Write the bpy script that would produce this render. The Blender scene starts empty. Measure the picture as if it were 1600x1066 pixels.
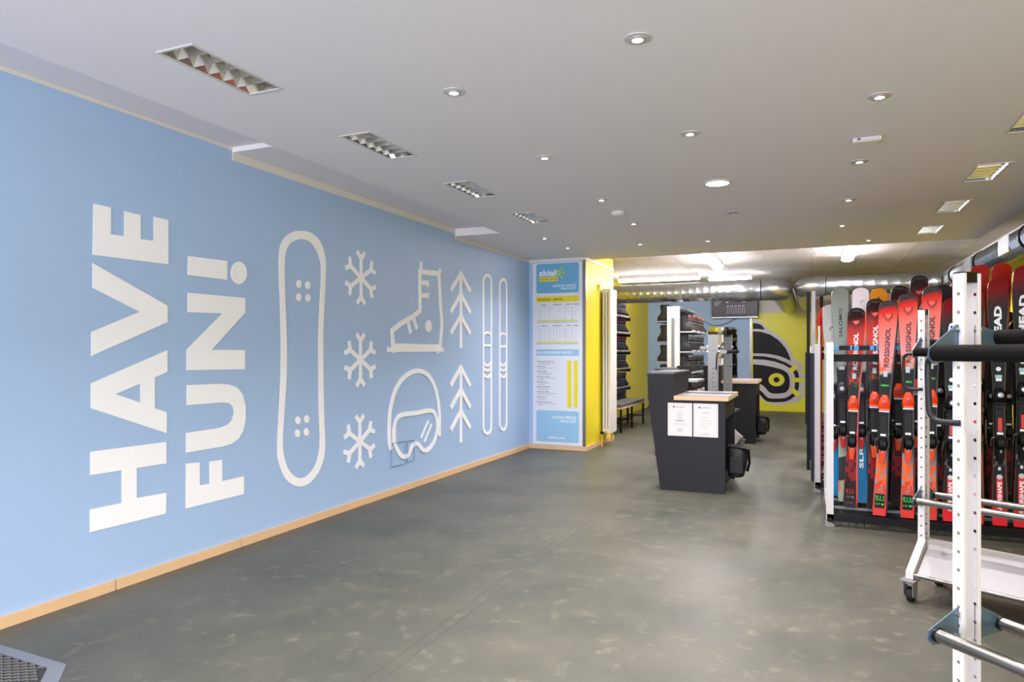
import bpy, bmesh, math, random
from mathutils import Vector, Matrix
from mathutils.geometry import tessellate_polygon
random.seed(7)
S = bpy.context.scene
COL = S.collection
PI = math.pi

# ------------------------------------------------------------------ camera, world, light, exposure
TH = math.atan(468/1085); CT, ST = math.cos(TH), math.sin(TH); F = 1085.0; H = 1.3; HV = 549.0
cd = bpy.data.cameras.new('camera'); cam = bpy.data.objects.new('camera', cd); COL.objects.link(cam)
cam.location = (0, 0, H); cam.rotation_euler = (PI/2, 0, TH)
cd.sensor_width = 36; cd.lens = 36*F/1600; cd.shift_y = (HV-533)/1600; cd.clip_start = .02
S.camera = cam
w = bpy.data.worlds.new('daylight'); S.world = w; w.use_nodes = True
w.node_tree.nodes['Background'].inputs[0].default_value = (.72, .84, 1, 1)
w.node_tree.nodes['Background'].inputs[1].default_value = 1.0
S.view_settings.view_transform = 'Standard'; S.view_settings.look = 'None'
S.view_settings.gamma = 1; S.view_settings.use_curve_mapping = False
S.view_settings.exposure = 0.78

def area(name, loc, rot, sx, sy, energy, col, shape='RECTANGLE', spread=None):
    l = bpy.data.lights.new(name, 'AREA'); l.shape = shape; l.size = sx
    if shape in ('RECTANGLE', 'ELLIPSE'): l.size_y = sy
    l.energy = energy; l.color = col
    if spread: l.spread = spread
    o = bpy.data.objects.new(name, l); o.location = loc; o.rotation_euler = rot; COL.objects.link(o); return o
# daylight through the shop front behind the camera
area('storefront_daylight', (-.7, -2.75, 1.2), (PI/2, 0, 0), 5.4, 2.3, 250, (.84, .86, 1))
CZ = 2.526                        # main ceiling height
DOWN = [(-.625, 2.69), (-1.55, 2.90), (.30, 3.76), (-.627, 3.98), (-1.548, 4.11), (.284, 5.0), (-1.558, 5.44),
        (.275, 6.23), (-1.565, 6.57), (.274, 7.47), (-2.652, 7.04), (-2.648, 7.80), (-1.796, 7.85), (-1.054, 7.92), (.576, 8.57)]
DOWN_OFF = [(-.625, 1.44), (-1.55, 1.68), (.30, 2.52), (.30, 1.28), (-.625, .2), (-1.55, .44)]
for x, y in DOWN + DOWN_OFF:
    area('downlight_beam', (x, y, CZ-.02), (0, 0, 0), .07, .07, 3.5 if x < -2 else 8, (1, .955, .97), 'DISK', math.radians(122))
area('panel_beam', (-.627, 5.22, CZ-.03), (0, 0, 0), .13, .13, 10, (1, .95, .96), 'DISK', math.radians(150))

# ------------------------------------------------------------------ pixel -> world helpers (real distances)
def _d(u, v): a = (u-800)/F; return Vector((a*CT-ST, CT+a*ST, (HV-v)/F))
def onX(u, v, X): d = _d(u, v); return Vector((0, 0, H)) + d*(X/d.x)
def onY(u, v, Y): d = _d(u, v); return Vector((0, 0, H)) + d*(Y/d.y)
def onZ(u, v, Z): d = _d(u, v); return Vector((0, 0, H)) + d*((Z-H)/d.z)

# ------------------------------------------------------------------ materials
def lin(c):
    r = []
    for x in c[:3]:
        x = x/255; r.append(x/12.92 if x <= .04045 else ((x+.055)/1.055)**2.4)
    return (*r, 1)
MATS = {}
def mat(name, col, rough=.5, metal=0, var=.06, scale=8, bump=0, bscale=60, emit=0, spec=None, coat=0):
    if name in MATS: return MATS[name]
    m = bpy.data.materials.new(name); m.use_nodes = True; nt = m.node_tree; N = nt.nodes; L = nt.links
    b = N['Principled BSDF']; c = lin(col)
    b.inputs['Roughness'].default_value = rough; b.inputs['Metallic'].default_value = metal
    if spec is not None: b.inputs['Specular IOR Level'].default_value = spec
    if coat: b.inputs['Coat Weight'].default_value = coat; b.inputs['Coat Roughness'].default_value = .1
    tc = N.new('ShaderNodeTexCoord')
    no = N.new('ShaderNodeTexNoise'); no.inputs['Scale'].default_value = scale; no.inputs['Detail'].default_value = 4
    L.new(tc.outputs['Object'], no.inputs['Vector'])
    mx = N.new('ShaderNodeMix'); mx.data_type = 'RGBA'
    mx.inputs[6].default_value = tuple(x*(1-var) for x in c[:3])+(1,)
    mx.inputs[7].default_value = tuple(min(1, x*(1+var)) for x in c[:3])+(1,)
    L.new(no.outputs['Fac'], mx.inputs[0]); L.new(mx.outputs[2], b.inputs['Base Color'])
    if bump:
        n2 = N.new('ShaderNodeTexNoise'); n2.inputs['Scale'].default_value = bscale; n2.inputs['Detail'].default_value = 3
        L.new(tc.outputs['Object'], n2.inputs['Vector'])
        bp = N.new('ShaderNodeBump'); bp.inputs['Strength'].default_value = bump; bp.inputs['Distance'].default_value = .01
        L.new(n2.outputs['Fac'], bp.inputs['Height']); L.new(bp.outputs[0], b.inputs['Normal'])
    if emit:
        b.inputs['Emission Color'].default_value = c; b.inputs['Emission Strength'].default_value = emit
    MATS[name] = m; return m
BLUE = mat('pale_blue_paint', (166, 193, 230), .55, var=.02, scale=2, bump=.04, bscale=90)
BLUE2 = mat('back_wall_blue', (165, 198, 240), .55, var=.02)
MURAL = mat('mural_white', (250, 249, 252), .6, var=.01)
WHITE = mat('white_paint', (222, 218, 212), .6, var=.02)
CEIL = mat('ceiling_plaster', (226, 220, 222), .7, var=.02, scale=1.2, bump=.05, bscale=30)
YEL = mat('yellow_paint', (240, 220, 28), .5, var=.03, scale=3)
YG = mat('lime_yellow_print', (232, 228, 44), .4, var=.03, scale=2)
WOOD = mat('pale_beech', (222, 184, 142), .5, var=.08, scale=5)
STEEL = mat('brushed_steel', (140, 135, 128), .3, 1, var=.05, scale=30)
GALV = mat('galvanised_duct', (178, 182, 184), .30, .95, var=.12, scale=14)
POST = mat('light_grey_powder_coat', (200, 194, 192), .4, .0, var=.02)
SHEET = mat('galvanised_sheet', (134, 130, 130), .45, .3, var=.12, scale=7)
BLACK = mat('black_rubber', (15, 14, 14), .6, var=.1)
BLKM = mat('black_metal', (13, 13, 15), .5, var=.05, spec=.22)
BLKP = mat('black_plastic', (8, 8, 9), .42, var=.1, spec=.25)
FOAM = mat('black_foam_padding', (13, 10, 9), .8, spec=.12, var=.15, scale=20, bump=.2, bscale=60)
NAVY = mat('anthracite_panel', (30, 32, 43), .5, var=.04, spec=.25)
ANTH = mat('anthracite_laminate', (39, 37, 39), .5, var=.06, scale=3, spec=.2)
GREYT = mat('grey_worktop', (112, 104, 106), .6, var=.06)
GREYM = mat('grey_metal', (128, 130, 134), .45, .3, var=.04)
CHROME = mat('chrome', (210, 210, 212), .15, 1, var=.02)
MIRROR = mat('mirror_glass', (225, 230, 230), .03, 1, var=.0)
REFL = mat('polished_louvre', (228, 226, 222), .13, .9, var=.02)
GLOWW = mat('lamp_glow', (255, 240, 218), .5, emit=7, var=0)
GLOWP = mat('panel_glow', (255, 244, 228), .5, emit=6, var=0)
TUBE = mat('fluorescent_diffuser', (255, 247, 250), .5, emit=60, var=0)
PAPER = mat('paper', (228, 220, 216), .7, var=.01)
INK = mat('grey_ink', (140, 134, 134), .7, var=.0)
INKD = mat('dark_ink', (46, 44, 48), .7, var=.0)
PB = mat('printed_blue', (108, 172, 212), .45, var=.03)
PLB = mat('printed_light_blue', (150, 196, 226), .45, var=.03)
PW = mat('board_white', (226, 228, 234), .45, var=.01)
PY = mat('printed_yellow', (236, 216, 20), .45, var=.01)
PG = mat('printed_green', (190, 214, 40), .45, var=.01)
LAV = mat('print_pale_grey', (206, 204, 214), .4, var=.01)
DARKP = mat('print_charcoal', (34, 32, 38), .5, var=.02, spec=.2)
RED = mat('red_plastic', (200, 30, 24), .35, var=.06)
ORANGE = mat('orange_plastic', (232, 72, 24), .35, var=.06)
SILV = mat('silver_plastic', (190, 190, 194), .3, .4, var=.04)
GREENP = mat('green_print', (60, 220, 80), .5, var=0)
CBLUE = mat('blue_clip_plastic', (40, 130, 180), .4, var=.05)
BRKT = mat('blue_grey_bracket', (84, 104, 122), .4, .5, var=.05)
WTXT = mat('white_print', (240, 240, 240), .5, var=0)
BTXT = mat('black_print', (24, 24, 28), .5, var=0)
PURP = mat('dark_purple_print', (70, 24, 46), .5, var=0)
REDP = mat('red_print', (214, 44, 32), .5, var=0)
SCRN = mat('screen_dark', (26, 18, 30), .25, var=.3, scale=3, emit=.15, spec=.2)
SCRT = mat('screen_text', (170, 165, 180), .4, emit=.5, var=0)

def ceiling_boards():
    m = bpy.data.materials.new('rough_board_ceiling'); m.use_nodes = True; nt = m.node_tree; N = nt.nodes; L = nt.links
    b = N['Principled BSDF']; b.inputs['Roughness'].default_value = .85
    tc = N.new('ShaderNodeTexCoord'); br = N.new('ShaderNodeTexBrick')
    br.inputs['Scale'].default_value = 1; br.inputs['Brick Width'].default_value = .5; br.inputs['Row Height'].default_value = .62
    br.inputs['Mortar Size'].default_value = .004; br.offset = .5; br.inputs['Mortar Smooth'].default_value = .3
    rot = N.new('ShaderNodeMapping'); rot.inputs['Rotation'].default_value = (0, 0, PI/2)
    L.new(tc.outputs['Object'], rot.inputs[0]); L.new(rot.outputs[0], br.inputs['Vector'])
    br.inputs['Color1'].default_value = lin((238, 232, 228)); br.inputs['Color2'].default_value = lin((218, 212, 208)); br.inputs['Mortar'].default_value = lin((176, 170, 162))
    L.new(br.outputs['Color'], b.inputs['Base Color'])
    no = N.new('ShaderNodeTexNoise'); no.inputs['Scale'].default_value = 26; no.inputs['Detail'].default_value = 6; no.inputs['Roughness'].default_value = .7
    L.new(tc.outputs['Object'], no.inputs['Vector'])
    bp = N.new('ShaderNodeBump'); bp.inputs['Strength'].default_value = 1; bp.inputs['Distance'].default_value = .05
    L.new(no.outputs['Fac'], bp.inputs['Height']); L.new(bp.outputs[0], b.inputs['Normal'])
    return m
ROUGH = ceiling_boards()
def floor_mat():
    m = bpy.data.materials.new('grey_green_vinyl'); m.use_nodes = True; nt = m.node_tree; N = nt.nodes; L = nt.links
    b = N['Principled BSDF']
    tc = N.new('ShaderNodeTexCoord')
    def noise(sc, det, rough=.5, st=(1, 1, 1)):
        mp = N.new('ShaderNodeMapping'); mp.inputs['Scale'].default_value = st; L.new(tc.outputs['Object'], mp.inputs[0])
        n = N.new('ShaderNodeTexNoise'); n.inputs['Scale'].default_value = sc; n.inputs['Detail'].default_value = det; n.inputs['Roughness'].default_value = rough
        L.new(mp.outputs[0], n.inputs['Vector']); return n
    n1 = noise(1.3, 6, .6); n2 = noise(9, 6, .7); n3 = noise(120, 2, .5)
    r = N.new('ShaderNodeValToRGB'); r.color_ramp.elements[0].position = .3; r.color_ramp.elements[1].position = .72
    r.color_ramp.elements[0].color = lin((66, 69, 61)); r.color_ramp.elements[1].color = lin((94, 91, 79))
    L.new(n1.outputs['Fac'], r.inputs[0])
    r2 = N.new('ShaderNodeValToRGB'); r2.color_ramp.elements[0].position = .55; r2.color_ramp.elements[1].position = .70
    r2.color_ramp.elements[0].color = (0, 0, 0, 1); r2.color_ramp.elements[1].color = (.6, .6, .6, 1)
    L.new(n2.outputs['Fac'], r2.inputs[0])
    mx = N.new('ShaderNodeMix'); mx.data_type = 'RGBA'; L.new(r2.outputs[0], mx.inputs[0]); L.new(r.outputs[0], mx.inputs[6])
    mx.inputs[7].default_value = lin((122, 115, 98)); L.new(mx.outputs[2], b.inputs['Base Color'])
    rr = N.new('ShaderNodeMapRange'); rr.inputs[3].default_value = .34; rr.inputs[4].default_value = .55; b.inputs['Specular IOR Level'].default_value = .34
    L.new(n2.outputs['Fac'], rr.inputs[0]); L.new(rr.outputs[0], b.inputs['Roughness'])
    bp = N.new('ShaderNodeBump'); bp.inputs['Strength'].default_value = .06; bp.inputs['Distance'].default_value = .004
    L.new(n3.outputs['Fac'], bp.inputs['Height']); L.new(bp.outputs[0], b.inputs['Normal'])
    return m
FLOOR = floor_mat()

# ------------------------------------------------------------------ mesh builder
class MB:
    def __init__(s): s.v = []; s.f = []; s.m = []; s.cm = 0
    def add(s, vs, fs):
        o = len(s.v); s.v += [tuple(x) for x in vs]; s.f += [tuple(i+o for i in f) for f in fs]; s.m += [s.cm]*len(fs); return s
    def box(s, x0, x1, y0, y1, z0, z1):
        vs = [(x, y, z) for z in (z0, z1) for y in (y0, y1) for x in (x0, x1)]
        return s.add(vs, [(0, 2, 3, 1), (4, 5, 7, 6), (0, 1, 5, 4), (2, 6, 7, 3), (0, 4, 6, 2), (1, 3, 7, 5)])
    def hull(s, a, b):                       # two equal loops joined, capped
        n = len(a); fs = [tuple(range(n-1, -1, -1)), tuple(range(n, 2*n))]
        fs += [(i, (i+1) % n, n+(i+1) % n, n+i) for i in range(n)]
        return s.add(list(a)+list(b), fs)
    def loft(s, rings, caps=True):
        n = len(rings[0]); vs = [p for r in rings for p in r]; fs = []
        for k in range(len(rings)-1):
            fs += [(k*n+i, k*n+(i+1) % n, (k+1)*n+(i+1) % n, (k+1)*n+i) for i in range(n)]
        if caps: fs += [tuple(range(n-1, -1, -1)), tuple(range((len(rings)-1)*n, len(rings)*n))]
        return s.add(vs, fs)
    def tube(s, pts, r, n=10, caps=True):
        pts = [Vector(p) for p in pts]; rs = r if isinstance(r, (list, tuple)) else [r]*len(pts)
        t0 = (pts[1]-pts[0]).normalized(); up = Vector((0, 0, 1)) if abs(t0.z) < .9 else Vector((1, 0, 0))
        a = t0.cross(up).normalized(); rings = []
        for i, p in enumerate(pts):
            t = (pts[min(i+1, len(pts)-1)]-pts[max(i-1, 0)]).normalized()
            a = (a - t*a.dot(t)).normalized(); b = t.cross(a)
            rings.append([p+(a*math.cos(k*2*PI/n)+b*math.sin(k*2*PI/n))*rs[i] for k in range(n)])
        return s.loft(rings, caps)
    def cyl(s, p0, p1, r, n=16): return s.tube([p0, p1], r, n)
    def plate(s, loops, off):                # planar 3D polygon (holes allowed) thickened by vector off
        loops = [[Vector(p) for p in l] for l in loops]; flat = [p for l in loops for p in l]; off = Vector(off); n = len(flat)
        tr = tessellate_polygon(loops)
        nrm = Vector((0, 0, 0))
        for t in tr: nrm += (flat[t[1]]-flat[t[0]]).cross(flat[t[2]]-flat[t[0]])
        fl = nrm.dot(off) < 0
        fs = [tuple(t) if not fl else tuple(t[::-1]) for t in tr]
        fs = [tuple(i+n for i in t) for t in fs] + [t[::-1] for t in fs]
        k = 0
        for l in loops:
            m = len(l); fs += [(k+i, k+(i+1) % m, n+k+(i+1) % m, n+k+i) for i in range(m)]; k += m
        return s.add(flat+[p+off for p in flat], fs)
    def build(s, name, m, parent=None, smooth=False, bevel=0):
        me = bpy.data.meshes.new(name); me.from_pydata(s.v, [], s.f)
        for x in (m if isinstance(m, (list, tuple)) else [m]): me.materials.append(x)
        me.polygons.foreach_set('material_index', s.m)
        bm = bmesh.new(); bm.from_mesh(me); bmesh.ops.recalc_face_normals(bm, faces=bm.faces); bm.to_mesh(me); bm.free()
        if smooth:
            me.polygons.foreach_set('use_smooth', [True]*len(me.polygons))
            me.set_sharp_from_angle(angle=math.radians(38))
        me.update()
        o = bpy.data.objects.new(name, me); COL.objects.link(o)
        if parent: o.parent = parent
        if bevel:
            b = o.modifiers.new('bevel', 'BEVEL'); b.width = bevel; b.segments = 2; b.limit_method = 'ANGLE'
        return o
def box(name, m, x0, x1, y0, y1, z0, z1, parent=None, bevel=0):
    return MB().box(x0, x1, y0, y1, z0, z1).build(name, m, parent, bevel=bevel)
def tag(o, label=None, cat=None, group=None, kind=None):
    if label: o['label'] = label
    if cat: o['category'] = cat
    if group: o['group'] = group
    if kind: o['kind'] = kind
    return o
def thing(name, label, cat, loc=(0, 0, 0), rz=0, group=None):
    o = bpy.data.objects.new(name, None); COL.objects.link(o); o.location = loc; o.rotation_euler = (0, 0, rz)
    o.empty_display_size = .05
    return tag(o, label, cat, group)
def struct(o): o['kind'] = 'structure'; return o
KIDS = {}
def copy_tree(o, parent=None):
    c = o.copy(); COL.objects.link(c)
    if parent: c.parent = parent
    for ch in list(o.children): copy_tree(ch, c)
    return c

# text as mesh: str laid out in local x (reading) / y (up), fitted to w x h, thickness along z
TXT = {}
def text(name, body, o, ax, ay, w, h, m, parent=None, bold=.0, th=.001, label=None):
    key = (body, round(w, 4), round(h, 4), bold)
    if key not in TXT:
        c = bpy.data.curves.new(name, 'FONT'); c.body = body; c.size = 1; c.offset = bold; c.resolution_u = 2; c.extrude = .0
        t = bpy.data.objects.new(name, c); COL.objects.link(t)
        me = bpy.data.meshes.new_from_object(t.evaluated_get(bpy.context.evaluated_depsgraph_get()))
        bpy.data.objects.remove(t); xs = [v.co.x for v in me.vertices]; ys = [v.co.y for v in me.vertices]
        x0, x1, y0, y1 = min(xs), max(xs), min(ys), max(ys)
        for v in me.vertices:
            v.co.x = (v.co.x-x0)/(x1-x0)*w; v.co.y = (v.co.y-y0)/(y1-y0)*h; v.co.z = 0
        TXT[key] = me
    me = TXT[key].copy(); me.name = name; me.materials.clear(); me.materials.append(m)
    ax = Vector(ax).normalized(); ay = Vector(ay).normalized(); n = ax.cross(ay)
    M = Matrix.Translation(o) @ Matrix((ax, ay, n)).transposed().to_4x4()
    me.transform(M)
    ob = bpy.data.objects.new(name, me); COL.objects.link(ob)
    if parent: ob.parent = parent
    if label: ob['label'] = label
    return ob

# ------------------------------------------------------------------ room shell
XL, XR, YB, YF = -3.49, 2.06, 16.1, -2.4
floor = struct(box('floor', FLOOR, XL-.3, XR+.2, YF, YB+.1, -.1, 0))
SEAM = mat('floor_seam_dark', (66, 68, 64), .5)
for xs in (-1.62, .02):
    box('floor_seam', SEAM, xs, xs+.002, YF, 8.6, -.001, .0005, floor)
box('floor_seam', SEAM, -1.56, -1.558, YF, 5.2, -.001, .0005, floor)
wall_left = struct(box('wall_left', BLUE, XL-.15, XL, YF, 8.68, 0, 2.75))
struct(box('wall_left', YEL, XL-.15, XL, 8.68, YB, 0, 2.75)).name = 'wall_left_rear'
wall_right = struct(box('wall_right', YEL, XR, XR+.15, YF, YB, 0, 2.36))
struct(box('trim_1', WHITE, XR, XR+.15, YF, YB, 2.36, 2.75))
wall_back = struct(box('wall_back', BLUE2, XL-.15, -1.22, YB, YB+.15, 0, 2.75))
struct(box('wall_back', WHITE, -1.22, XR+.15, YB, YB+.15, 0, 2.75)).name = 'wall_back_right'
struct(box('wall_front', WHITE, XL-.15, XR+.15, YF-.15, YF, 0, .15))
box('front_shade_header', WHITE, XL-.15, XR+.15, YF-.15, YF, 2.28, 2.75, bpy.data.objects['wall_front'])  # unseen header, brought down low to shade the top of the walls
for xp in (XL-.15, -1.7, .2, XR): box('front_mullion', GREYM, xp, xp+.1, YF-.1, YF, .15, 2.45, bpy.data.objects['wall_front'])
# pillar stub
PX, PY0, PY1 = -2.70, 8.68, 10.04
pil = struct(box('wall_stub', YEL, XL, PX, PY0, PY1, 0, 2.72))
box('painted_front', BLUE, XL, PX-.045, PY0-.004, PY0, .055, 2.487, pil)
struct(box('trim_2', WHITE, XL, PX+.012, PY0-.014, PY0-.0001, 2.487, CZ-.001))
struct(box('trim_3', WHITE, PX, PX+.012, PY0, PY1, 2.487, CZ-.001))
struct(box('trim_4', STEEL, PX-.045, PX+.003, PY0-.008, PY0-.0002, .055, 2.487))
# main dropped ceiling with real openings for the louvre lights
LFX = [(-2.455, y) for y in (2.045, 3.252, 4.468, 5.68)]
RFX = [(1.008, y) for y in (1.7, 2.95, 4.18, 5.41, 6.63, 7.86)]
LW, LL = .18, .495
HOLES = [(x, x+LW, y, y+LL) for x, y in LFX+RFX if not (x > 0 and y < 4)]
def slab(name, x0, x1, y0, y1, z0, z1, holes, m):
    xs = sorted({x0, x1}|{h[0] for h in holes}|{h[1] for h in holes}); ys = sorted({y0, y1}|{h[2] for h in holes}|{h[3] for h in holes})
    b = MB()
    for j in range(len(ys)-1):
        i = 0
        while i < len(xs)-1:
            def solid(i): return not any(h[0]-1e-6 <= xs[i] and xs[i+1] <= h[1]+1e-6 and h[2]-1e-6 <= ys[j] and ys[j+1] <= h[3]+1e-6 for h in holes)
            if solid(i):
                k = i
                while k < len(xs)-1 and solid(k): k += 1
                b.box(xs[i], xs[k], ys[j], ys[j+1], z0, z1); i = k
            else: i += 1
    return b.build(name, m)
ceiling = struct(slab('ceiling', -2.96, 1.675, YF, 8.95, CZ, 2.66, HOLES, CEIL))
struct(box('ceiling_left_end', CEIL, XL, -2.96, 6.56, 8.95, CZ, 2.66))
struct(box('ceiling_left_recess', CEIL, XL, -2.96, 3.457, 6.56, 2.605, 2.66))
struct(box('ceiling_left_recess', CEIL, XL, -2.96, 1.70, 3.457, 2.638, 2.70))
struct(box('ceiling_left_recess', CEIL, XL, -2.96, YF, 1.70, 2.625, 2.70))
struct(box('ceiling_rear', ROUGH, XL-.1, XR+.1, 8.95, YB+.1, 2.65, 2.78))
struct(box('ceiling_right', ROUGH, 1.675, XR+.1, YF, 8.95, 2.65, 2.78))
struct(box('ceiling_cover', CEIL, XL-.1, XR+.1, YF, 8.95, 2.79, 2.85))
# unpainted white strips above the blue
struct(box('trim_5', WHITE, XL, XL+.004, YF, 3.457, 2.617, 2.638))
struct(box('trim_6', WHITE, XL, XL+.004, 3.457, 6.56, 2.553, 2.605))
struct(box('trim_7', WHITE, XL, XL+.004, 6.56, 8.68, 2.489, CZ))
# wooden baseboards, board by board
bb = struct(box('baseboard_left', WOOD, XL, XL+.016, YF, 2.612, 0, .055))
js = [2.616, 3.52, 6.54, 8.666]
for a, b_ in zip(js, js[1:]): box('board', WOOD, XL, XL+.016, a+.003, b_-.003, 0, .055, bb)
bp_ = struct(box('baseboard_stub', WOOD, XL+.016, PX+.016, PY0-.018, PY0-.002, 0, .055))
box('board', WOOD, PX, PX+.016, PY0, 9.2, 0, .055, bp_); box('board', WOOD, PX, PX+.016, 9.205, PY1, 0, .055, bp_)
struct(box('baseboard_back', NAVY, XL, -1.22, YB-.012, YB, 0, .06))

# ------------------------------------------------------------------ mural on the left wall
MX = XL+.0015
LAY = [0]
def layer():                                 # each paint coat a hair thicker than the last
    LAY[0] += 1; return .0015+LAY[0]*.00006
def w4(x, y): return onX(120+x/1.9375, 300+y/1.9375, MX)
def w5(x, y): return onX(420+x/2.4225, 340+y/2.4225, MX)
def mural(name, loops, label=None):
    o = MB().plate(loops, (layer(), 0, 0)).build(name, MURAL, wall_left)
    if label: o['label'] = label
    return o
def ell(cx, cy, rx, ry, fn, n=20): return [fn(cx+rx*math.cos(k*2*PI/n), cy+ry*math.sin(k*2*PI/n)) for k in range(n)]
LET = {'E': [[(50,35),(103,47),(103,128),(143,134),(143,58),(193,70),(193,143),(232,148),(232,75),(277,85),(277,219),(47,190)]],
 'V': [[(47,215),(275,345),(275,394),(43,497),(43,424),(190,363),(47,290)]],
 'A': [[(42,580),(274,479),(274,545),(236,562),(236,655),(272,667),(272,731),(42,655)],[(192,580),(192,638),(117,612)]],
 'H': [[(40,787),(271,757),(271,822),(181,836),(181,927),(271,911),(269,974),(39,1031),(39,962),(135,942),(135,843),(40,858)]],
 'F': [[(330,823),(372,819),(372,888),(401,884),(401,817),(440,811),(440,876),(506,861),(506,915),(329,959)]],
 'U': [[(332,585),(430,581),(462,583),(485,592),(502,612),(511,648),(511,690),(504,722),(490,747),(468,763),(440,771),(330,790),(330,730),(430,715),(455,706),(469,692),(475,670),(473,652),(462,640),(440,637),(332,646)]],
 'N': [[(335,305),(510,321),(510,365),(408,478),(509,479),(509,537),(332,540),(332,478),(440,368),(335,364)]],
 '!': [[(336,194),(455,209),(455,266),(335,251)]]}
for k, ls in LET.items():
    mural('mural_letter', [[w4(*p) for p in l] for l in ls], 'white painted letter %s turned on its side' % k if k != '!' else 'bar of the white painted exclamation mark')
mural('mural_letter', [ell(490, 245, 25, 34, w4)], 'round dot of the white exclamation mark')
def smooth(pts, n=4, closed=True):
    out = []; m = len(pts)
    rng = range(m if closed else m-1)
    for i in rng:
        P0 = pts[(i-1) % m] if closed else pts[max(i-1, 0)]; P1 = pts[i]; P2 = pts[(i+1) % m]; P3 = pts[(i+2) % m] if closed else pts[min(i+2, m-1)]
        for k in range(n):
            t = k/n
            out.append(tuple(.5*(2*P1[j]+(P2[j]-P0[j])*t+(2*P0[j]-5*P1[j]+4*P2[j]-P3[j])*t*t+(3*P1[j]-P0[j]-3*P2[j]+P3[j])*t**3) for j in (0, 1)))
    if not closed: out.append(pts[-1])
    return out
def stroke_loops(pts, wd, closed=False):      # mitred band around a polyline; returns loops (with hole when closed)
    n = len(pts); V = [Vector(p).to_2d() for p in pts]; L_, R_ = [], []
    for i in range(n):
        a = V[(i-1) % n] if (closed or i > 0) else None; b = V[(i+1) % n] if (closed or i < n-1) else None
        d1 = (V[i]-a).normalized() if a is not None else None; d2 = (b-V[i]).normalized() if b is not None else None
        d1 = d1 or d2; d2 = d2 or d1; n1 = Vector((-d1.y, d1.x)); n2 = Vector((-d2.y, d2.x))
        m_ = (n1+n2); m_ = m_.normalized() if m_.length > 1e-6 else n1
        k = wd/2/max(.35, m_.dot(n1)); L_.append(V[i]+m_*k); R_.append(V[i]-m_*k)
    if closed:
        def ar(l): return abs(sum(l[i].x*l[(i+1) % n].y-l[(i+1) % n].x*l[i].y for i in range(n)))
        return [L_, R_] if ar(L_) > ar(R_) else [R_, L_]
    return [L_+R_[::-1]]
OUT = [(38,140),(45,100),(65,70),(95,53),(125,50),(160,58),(190,85),(208,125),(216,180),(213,270),(207,400),(206,520),(207,650),(210,780),(213,850),(208,910),(190,960),(160,1000),(125,1018),(90,1012),(60,985),(38,930),(31,880),(36,760),(44,600),(45,470),(42,330),(37,200)]
INN = [(60,170),(66,125),(85,95),(120,82),(155,92),(180,125),(195,170),(197,230),(192,320),(187,450),(187,560),(188,700),(192,820),(190,880),(178,930),(155,968),(125,987),(95,978),(70,945),(55,890),(53,830),(60,720),(67,600),(68,480),(63,330),(60,230)]
mural('snowboard_drawing', [[w5(*p) for p in smooth(OUT)], [w5(*p) for p in smooth(INN)]], 'white painted snowboard outline')
for x, y in ((114,251),(147,256),(113,301),(148,304),(110,768),(143,763),(108,817),(142,812)):
    mural('painted_dot', [ell(x, y, 10, 15, w5)])
WU = lambda P: (P.y, P.z)                    # wall plane coordinates
def wloop(l): return [Vector((MX, p[0], p[1])) for p in l]
def painted(name, strokes, wd, label, closed=False):
    b = MB()
    for i, st in enumerate(strokes):
        b2 = stroke_loops(st, wd, closed); b.plate([wloop(l) for l in b2], (layer(), 0, 0))
    o = b.build(name, MURAL, wall_left)
    if label: o['label'] = label
    return o
for cx, cy in ((349,228),(347,539),(344,848)):
    c = w5(cx, cy); up = w5(cx, cy-104); R = up.z-c.z; st = []
    for k in range(6):
        a = PI/2+k*PI/3; d = Vector((math.cos(a), math.sin(a))); e = Vector((c.y, c.z))+d*R*.97
        st.append([(c.y, c.z), tuple(Vector((c.y, c.z))+d*R*.86)])
        v = Vector((c.y, c.z))+d*R*.70
        for s_ in (-1, 1):
            d2 = Vector((math.cos(a+s_*.80), math.sin(a+s_*.80))); st.append([tuple(v), tuple(v+d2*R*.34)])
    painted('snowflake_drawing', st, R*.165, 'white painted snowflake')
def W5(l): return [WU(w5(*p)) for p in l]
PWD = .045
painted('boot_drawing', [W5([(571,205),(643,212),(650,340),(655,400),(648,490),(470,487),(466,428),(498,402),(545,375),(572,352)])], .05, 'white painted ski boot outline', True)
painted('boot_drawing', [W5([(576,168),(575,205)]), W5([(643,220),(648,196)]), W5([(573,247),(603,247)]), W5([(573,294),(603,296)]), W5([(600,240),(600,262)]), W5([(600,285),(600,305)]),
        W5([(523,383),(537,437)]), W5([(545,373),(560,422)]), W5([(447,500),(660,500)]), W5([(473,487),(473,513)]), W5([(639,490),(639,514)])], .045, 'buckles and sole of the painted boot')
mural('painted_dot', [ell(604, 411, 11, 23, w5)])
for dy in (0, 1):
    if dy == 0: L3 = [(290,688,762,275,288)]; ch = [(212,275,280),(290,357,360),(372,437,440)]; tb = 495
    else: ch = [(567,635,638),(650,722,718),(732,805,796)]; tb = 852
    st = [W5([(726, ch[0][0]+3), (726, tb)])]
    for ay, ly, ry in ch: st.append(W5([(688, ly), (726, ay), (762, ry)]))
    painted('tree_drawing', st, .052, 'white painted fir tree, %s one' % ('upper' if dy == 0 else 'lower'))
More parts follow.
